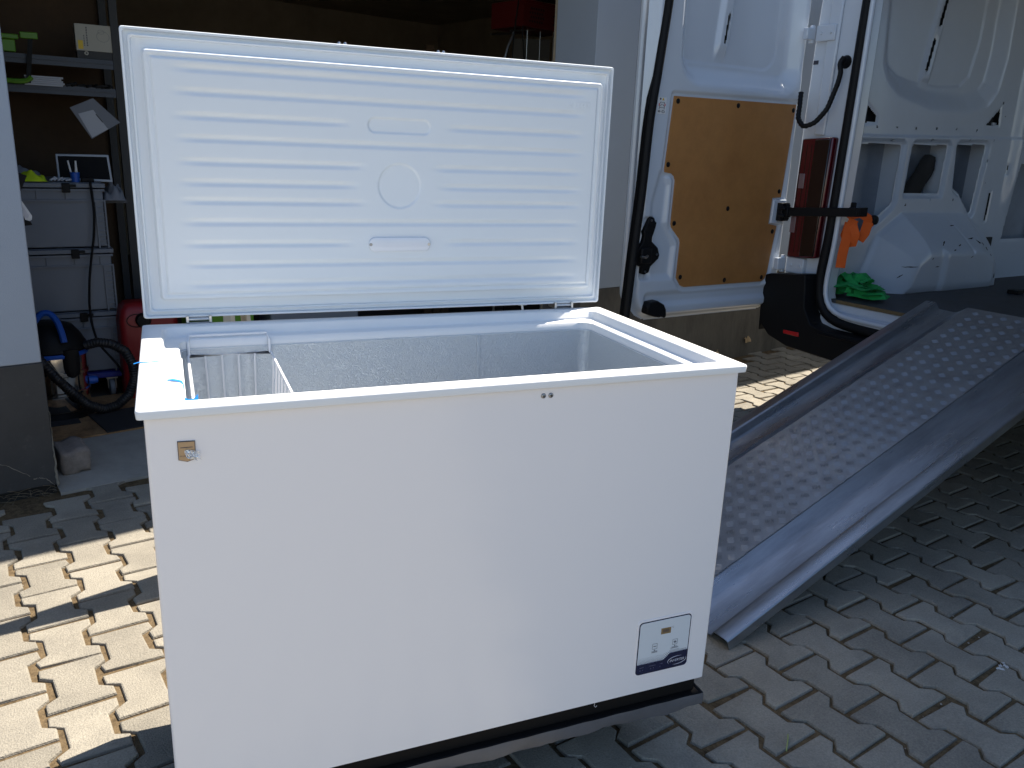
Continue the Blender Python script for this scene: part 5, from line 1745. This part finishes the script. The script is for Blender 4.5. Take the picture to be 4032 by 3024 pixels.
pts = [(0.278, 3.045, ZT + 0.012), (0.281, 3.035, 1.04), (0.281, 3.035, 0.955), (0.270, 3.030, 0.85), (0.252, 3.020, 0.775), (0.230, 3.010, 0.655), (0.217, 3.005, 0.532), (0.219, 3.005, 0.433), (0.236, 3.0, 0.339), (0.316, 3.0, 0.219), (0.36, 3.0, 0.12), (0.40, 3.0, 0.065)]
mb.tube(resample(pts, 70), 0.0058, 7)
o = build(mb, "power_cable", MT["rubber"])
tag(o, "black power cable hanging down over the grey containers", "cable")
# black panel with white stripes hanging by the left wall
hb = empty("hanging_banner", (-0.052, 2.22, 0.98), 0, "folded black cover with white stripe hanging behind the left wall edge", "cover")
def hb_(a, b, d=0.0): return (a + 0.052, d, b - 0.98)
mb = MB().prism([(-0.20, 1.190), (-0.068, 1.188), (-0.015, 1.168), (-0.056, 1.079), (-0.040, 1.045), (-0.016, 0.988), (-0.060, 0.983), (-0.20, 0.99)], lambda a, b, d: hb_(a, b, d), 0.0, 0.012)
build(mb, "cover", MT["plast"], hb, 0.002)
mb = MB().prism([(-0.052, 1.098), (-0.014, 1.022), (-0.016, 1.008), (-0.024, 1.003), (-0.038, 1.008), (-0.058, 1.083)], lambda a, b, d: hb_(a, b, d), -0.003, -0.0005)
build(mb, "white_stripe", MT["label"], hb)
mb = MB().prism([(-0.050, 1.078), (-0.024, 1.024), (-0.028, 1.014), (-0.036, 1.016), (-0.054, 1.068)], lambda a, b, d: hb_(a, b, d), -0.005, -0.0032)
build(mb, "stripe_inset", MT["inklight"], hb)
mb = MB().prism([(-0.15, 1.335), (-0.050, 1.338), (-0.048, 1.182), (-0.15, 1.180)], lambda a, b, d: (a, d, b), 2.32, 2.34)
o = build(mb, "white_sheet", MT["label"], None, 0.002)
tag(o, "edge of a white panel leaning behind the left wall", "panel")
mb = MB().prism([(-0.15, 1.548), (-0.058, 1.552), (-0.046, 1.482), (-0.15, 1.480)], lambda a, b, d: (a, d, b), 2.32, 2.33)
o = build(mb, "white_card", MT["label"], None, 0.001)
tag(o, "corner of a white card sticking out high beside the left wall", "card")
# red crate and wire stand high at right
rc = empty("red_crate", (3.17, 3.70, 2.115), R(10), "dark red perforated plastic crate high on the wire stand", "crate")
mb = MB()
w, d, h = 0.23, 0.16, 0.16
for (x0, x1, y0, y1) in ((-w, w, -d, -d + 0.006), (-w, w, d - 0.006, d), (-w, -w + 0.006, -d + 0.0061, d - 0.0061), (w - 0.006, w, -d + 0.0061, d - 0.0061)):
    mb.box(x0, x1, y0, y1, 0.0, h)
mb.box(-w + 0.006, w - 0.006, -d + 0.006, d - 0.006, 0.0, 0.006)
mb.box(-w - 0.006, w + 0.006, -d - 0.006, -d - 0.0001, h - 0.02, h)
build(mb, "crate_body", MT["redcrate"], rc)
mb = MB()
for g0 in (-0.17, 0.05):
    for i in range(6):
        for j in range(4):
            x = g0 + i * 0.022 + (0.011 if j % 2 else 0); z = 0.035 + j * 0.026
            mb.add([(x + 0.008 * math.cos(k * math.pi / 3), -d - 0.0008, z + 0.009 * math.sin(k * math.pi / 3)) for k in range(6)], [tuple(range(6))])
build(mb, "perforation", MT["dark"], rc)
ws = empty("wire_stand", (3.10, 3.60, GF), 0, "tall tubular metal stand carrying the red crate", "stand")
mb = MB()
mb.tube([(-0.165, 0, 2.04), (0.21, 0.02, 2.10)], 0.007, 8)
mb.tube([(-0.165, 0.25, 2.04), (0.25, 0.27, 2.10)], 0.007, 8)
build(mb, "top_bar", MT["chrome"], ws)
mb = MB().tube(resample([(-0.14, -0.005, 2.03), (-0.19, -0.005, 1.99), (-0.215, -0.005, 1.93), (-0.228, -0.005, 1.85), (-0.228, -0.005, 0.0)], 20), 0.009, 8)
mb.tube([(0.19, 0, 2.10), (0.188, 0, 0.0)], 0.009, 8)
build(mb, "leg", MT["chrome"], ws)
mb = MB()
for x in (-0.03, 0.075):
    mb.tube([(x, 0.0, 2.06), (x + 0.003, 0, 0.4)], 0.0022, 6)
build(mb, "rod", MT["chrome"], ws)
mb = MB().prism([(-0.12, 1.4), (0.18, 1.4), (0.18, 2.02), (-0.12, 2.0)], lambda a, b, d: (a, d, b), 0.03, 0.036)
build(mb, "grey_sheet", mat("dim_sheet", (0.09, 0.085, 0.075), 0.9), ws)
mb = MB().tube(resample([(2.985, 3.55, 2.40), (2.955, 3.55, 2.25), (2.930, 3.55, 2.10), (2.926, 3.55, 1.93), (2.92, 3.55, 1.0), (2.93, 3.55, 0.06)], 24), 0.0045, 6)
mb.tube(resample([(2.99, 3.54, 2.24), (2.985, 3.54, 2.06), (2.995, 3.54, 2.0), (3.019, 3.54, 1.93), (3.06, 3.54, 1.6), (3.07, 3.54, 0.06)], 24), 0.0045, 6)
o = build(mb, "extension_lead", MT["rubber"])
tag(o, "thin black cables dangling in front of the red crate", "cable")
mb = MB()
for k, x in enumerate((2.62, 2.70, 2.77)):
    mb.box(x, x + 0.06, 4.2, 4.24, GF, 2.02 - 0.03 * k)
o = build(mb, "timber_planks", MT["brown"], None, 0.003)
tag(o, "brown planks standing upright in the dark garage", "planks", kind="stuff")
# green things seen through the gap below the lid
mb = MB().box(-0.16, 0.16, -0.1, 0.1, 0, 0.30)
mb.tube([(-0.10, -0.105, 0.27), (0.12, -0.105, 0.29)], 0.016, 8)
o = build(mb, "green_crate", MT["limeg"], None, 0.01)
o.location = (0.80, 2.95, 0.26)
tag(o, "green case glimpsed below the freezer lid's left part", "case")
mb = MB().box(-0.25, 0.25, -0.12, 0.12, 0, 0.55)
o = build(mb, "grey_case", MT["boxg"], None, 0.012)
o.location = (1.32, 3.05, GF)
tag(o, "grey case glimpsed through the gap under the lid", "case")

# carton wedge added out of sight behind the freezer to cast a shadow stripe
ct = empty("shadow_carton", (0.43, 1.10, 0.0), 0, "unseen tall carton wedge added behind the freezer to cast a shadow", "carton")
mb = MB().prism([(-0.097, 0.0), (0.099, 0.0), (0.072, 1.50), (0.062, 1.50)], lambda a, b, d: (d, a, b), -0.012, 0.0)
build(mb, "flap", MT["card"], ct)
mb = MB().prism([(-0.080, 0.0), (0.085, 0.0), (0.066, 1.42), (0.058, 1.42)], lambda a, b, d: (d + (1.42 - b) * 0.06, a, b), 0.001, 0.012)
build(mb, "flap", MT["card"], ct)

# ------------------------------------------------------------------ small litter
def small_leaf(name, loc, rot, s, label):
    vs = []
    for k in range(7):
        t = k / 6
        w = math.sin(math.pi * t) * 0.35
        vs.append((t * s - s / 2, w * s * (0.8 + 0.3 * math.sin(k * 2.2)), 0.10 * s * math.sin(k * 1.7)))
    for k in range(7):
        t = k / 6
        w = math.sin(math.pi * t) * 0.35
        vs.append((t * s - s / 2, -w * s * (0.8 + 0.3 * math.cos(k * 2.6)), 0.14 * s * math.cos(k * 1.3)))
    mb = MB().add(vs, [(k, k + 1, k + 8, k + 7) for k in range(6)], False)
    o = build(mb, name, MT["dryleaf"])
    o.location = loc; o.rotation_euler = rot
    return tag(o, label, "leaf")
small_leaf("dry_leaf", (4.272, 2.452, 0.112), (R(70), R(10), R(6)), 0.085, "dry curled leaf caught on the weathered plinth under the van door")
small_leaf("dry_leaf", (3.93, 2.40, 0.06), (R(80), R(60), R(10)), 0.06, "dry leaf standing against the plinth near the freezer corner")
mb = MB()
mb.tube(resample([(1.27, -0.395, 0.002), (1.295, -0.378, 0.010), (1.318, -0.360, 0.004)], 8), 0.0018, 5)
o = build(mb, "grass_blade", MT["grass"])
tag(o, "single pale grass blade lying on the paving below the ramp", "grass")
mb = MB()
q = random.Random(77)
for k in range(16):
    a = q.uniform(0, 6.28); r_ = 0.022 * math.sqrt(q.random())
    blob(mb, (2.079 + r_ * math.cos(a) * 1.2, -0.472 + r_ * math.sin(a) * 0.7, 0.001), q.uniform(0.002, 0.006), q)
o = build(mb, "plaster_crumbs", MT["chalk"])
tag(o, "white crumbly splash on the paving right of the ramp", "debris")
bpy.context.view_layer.update()
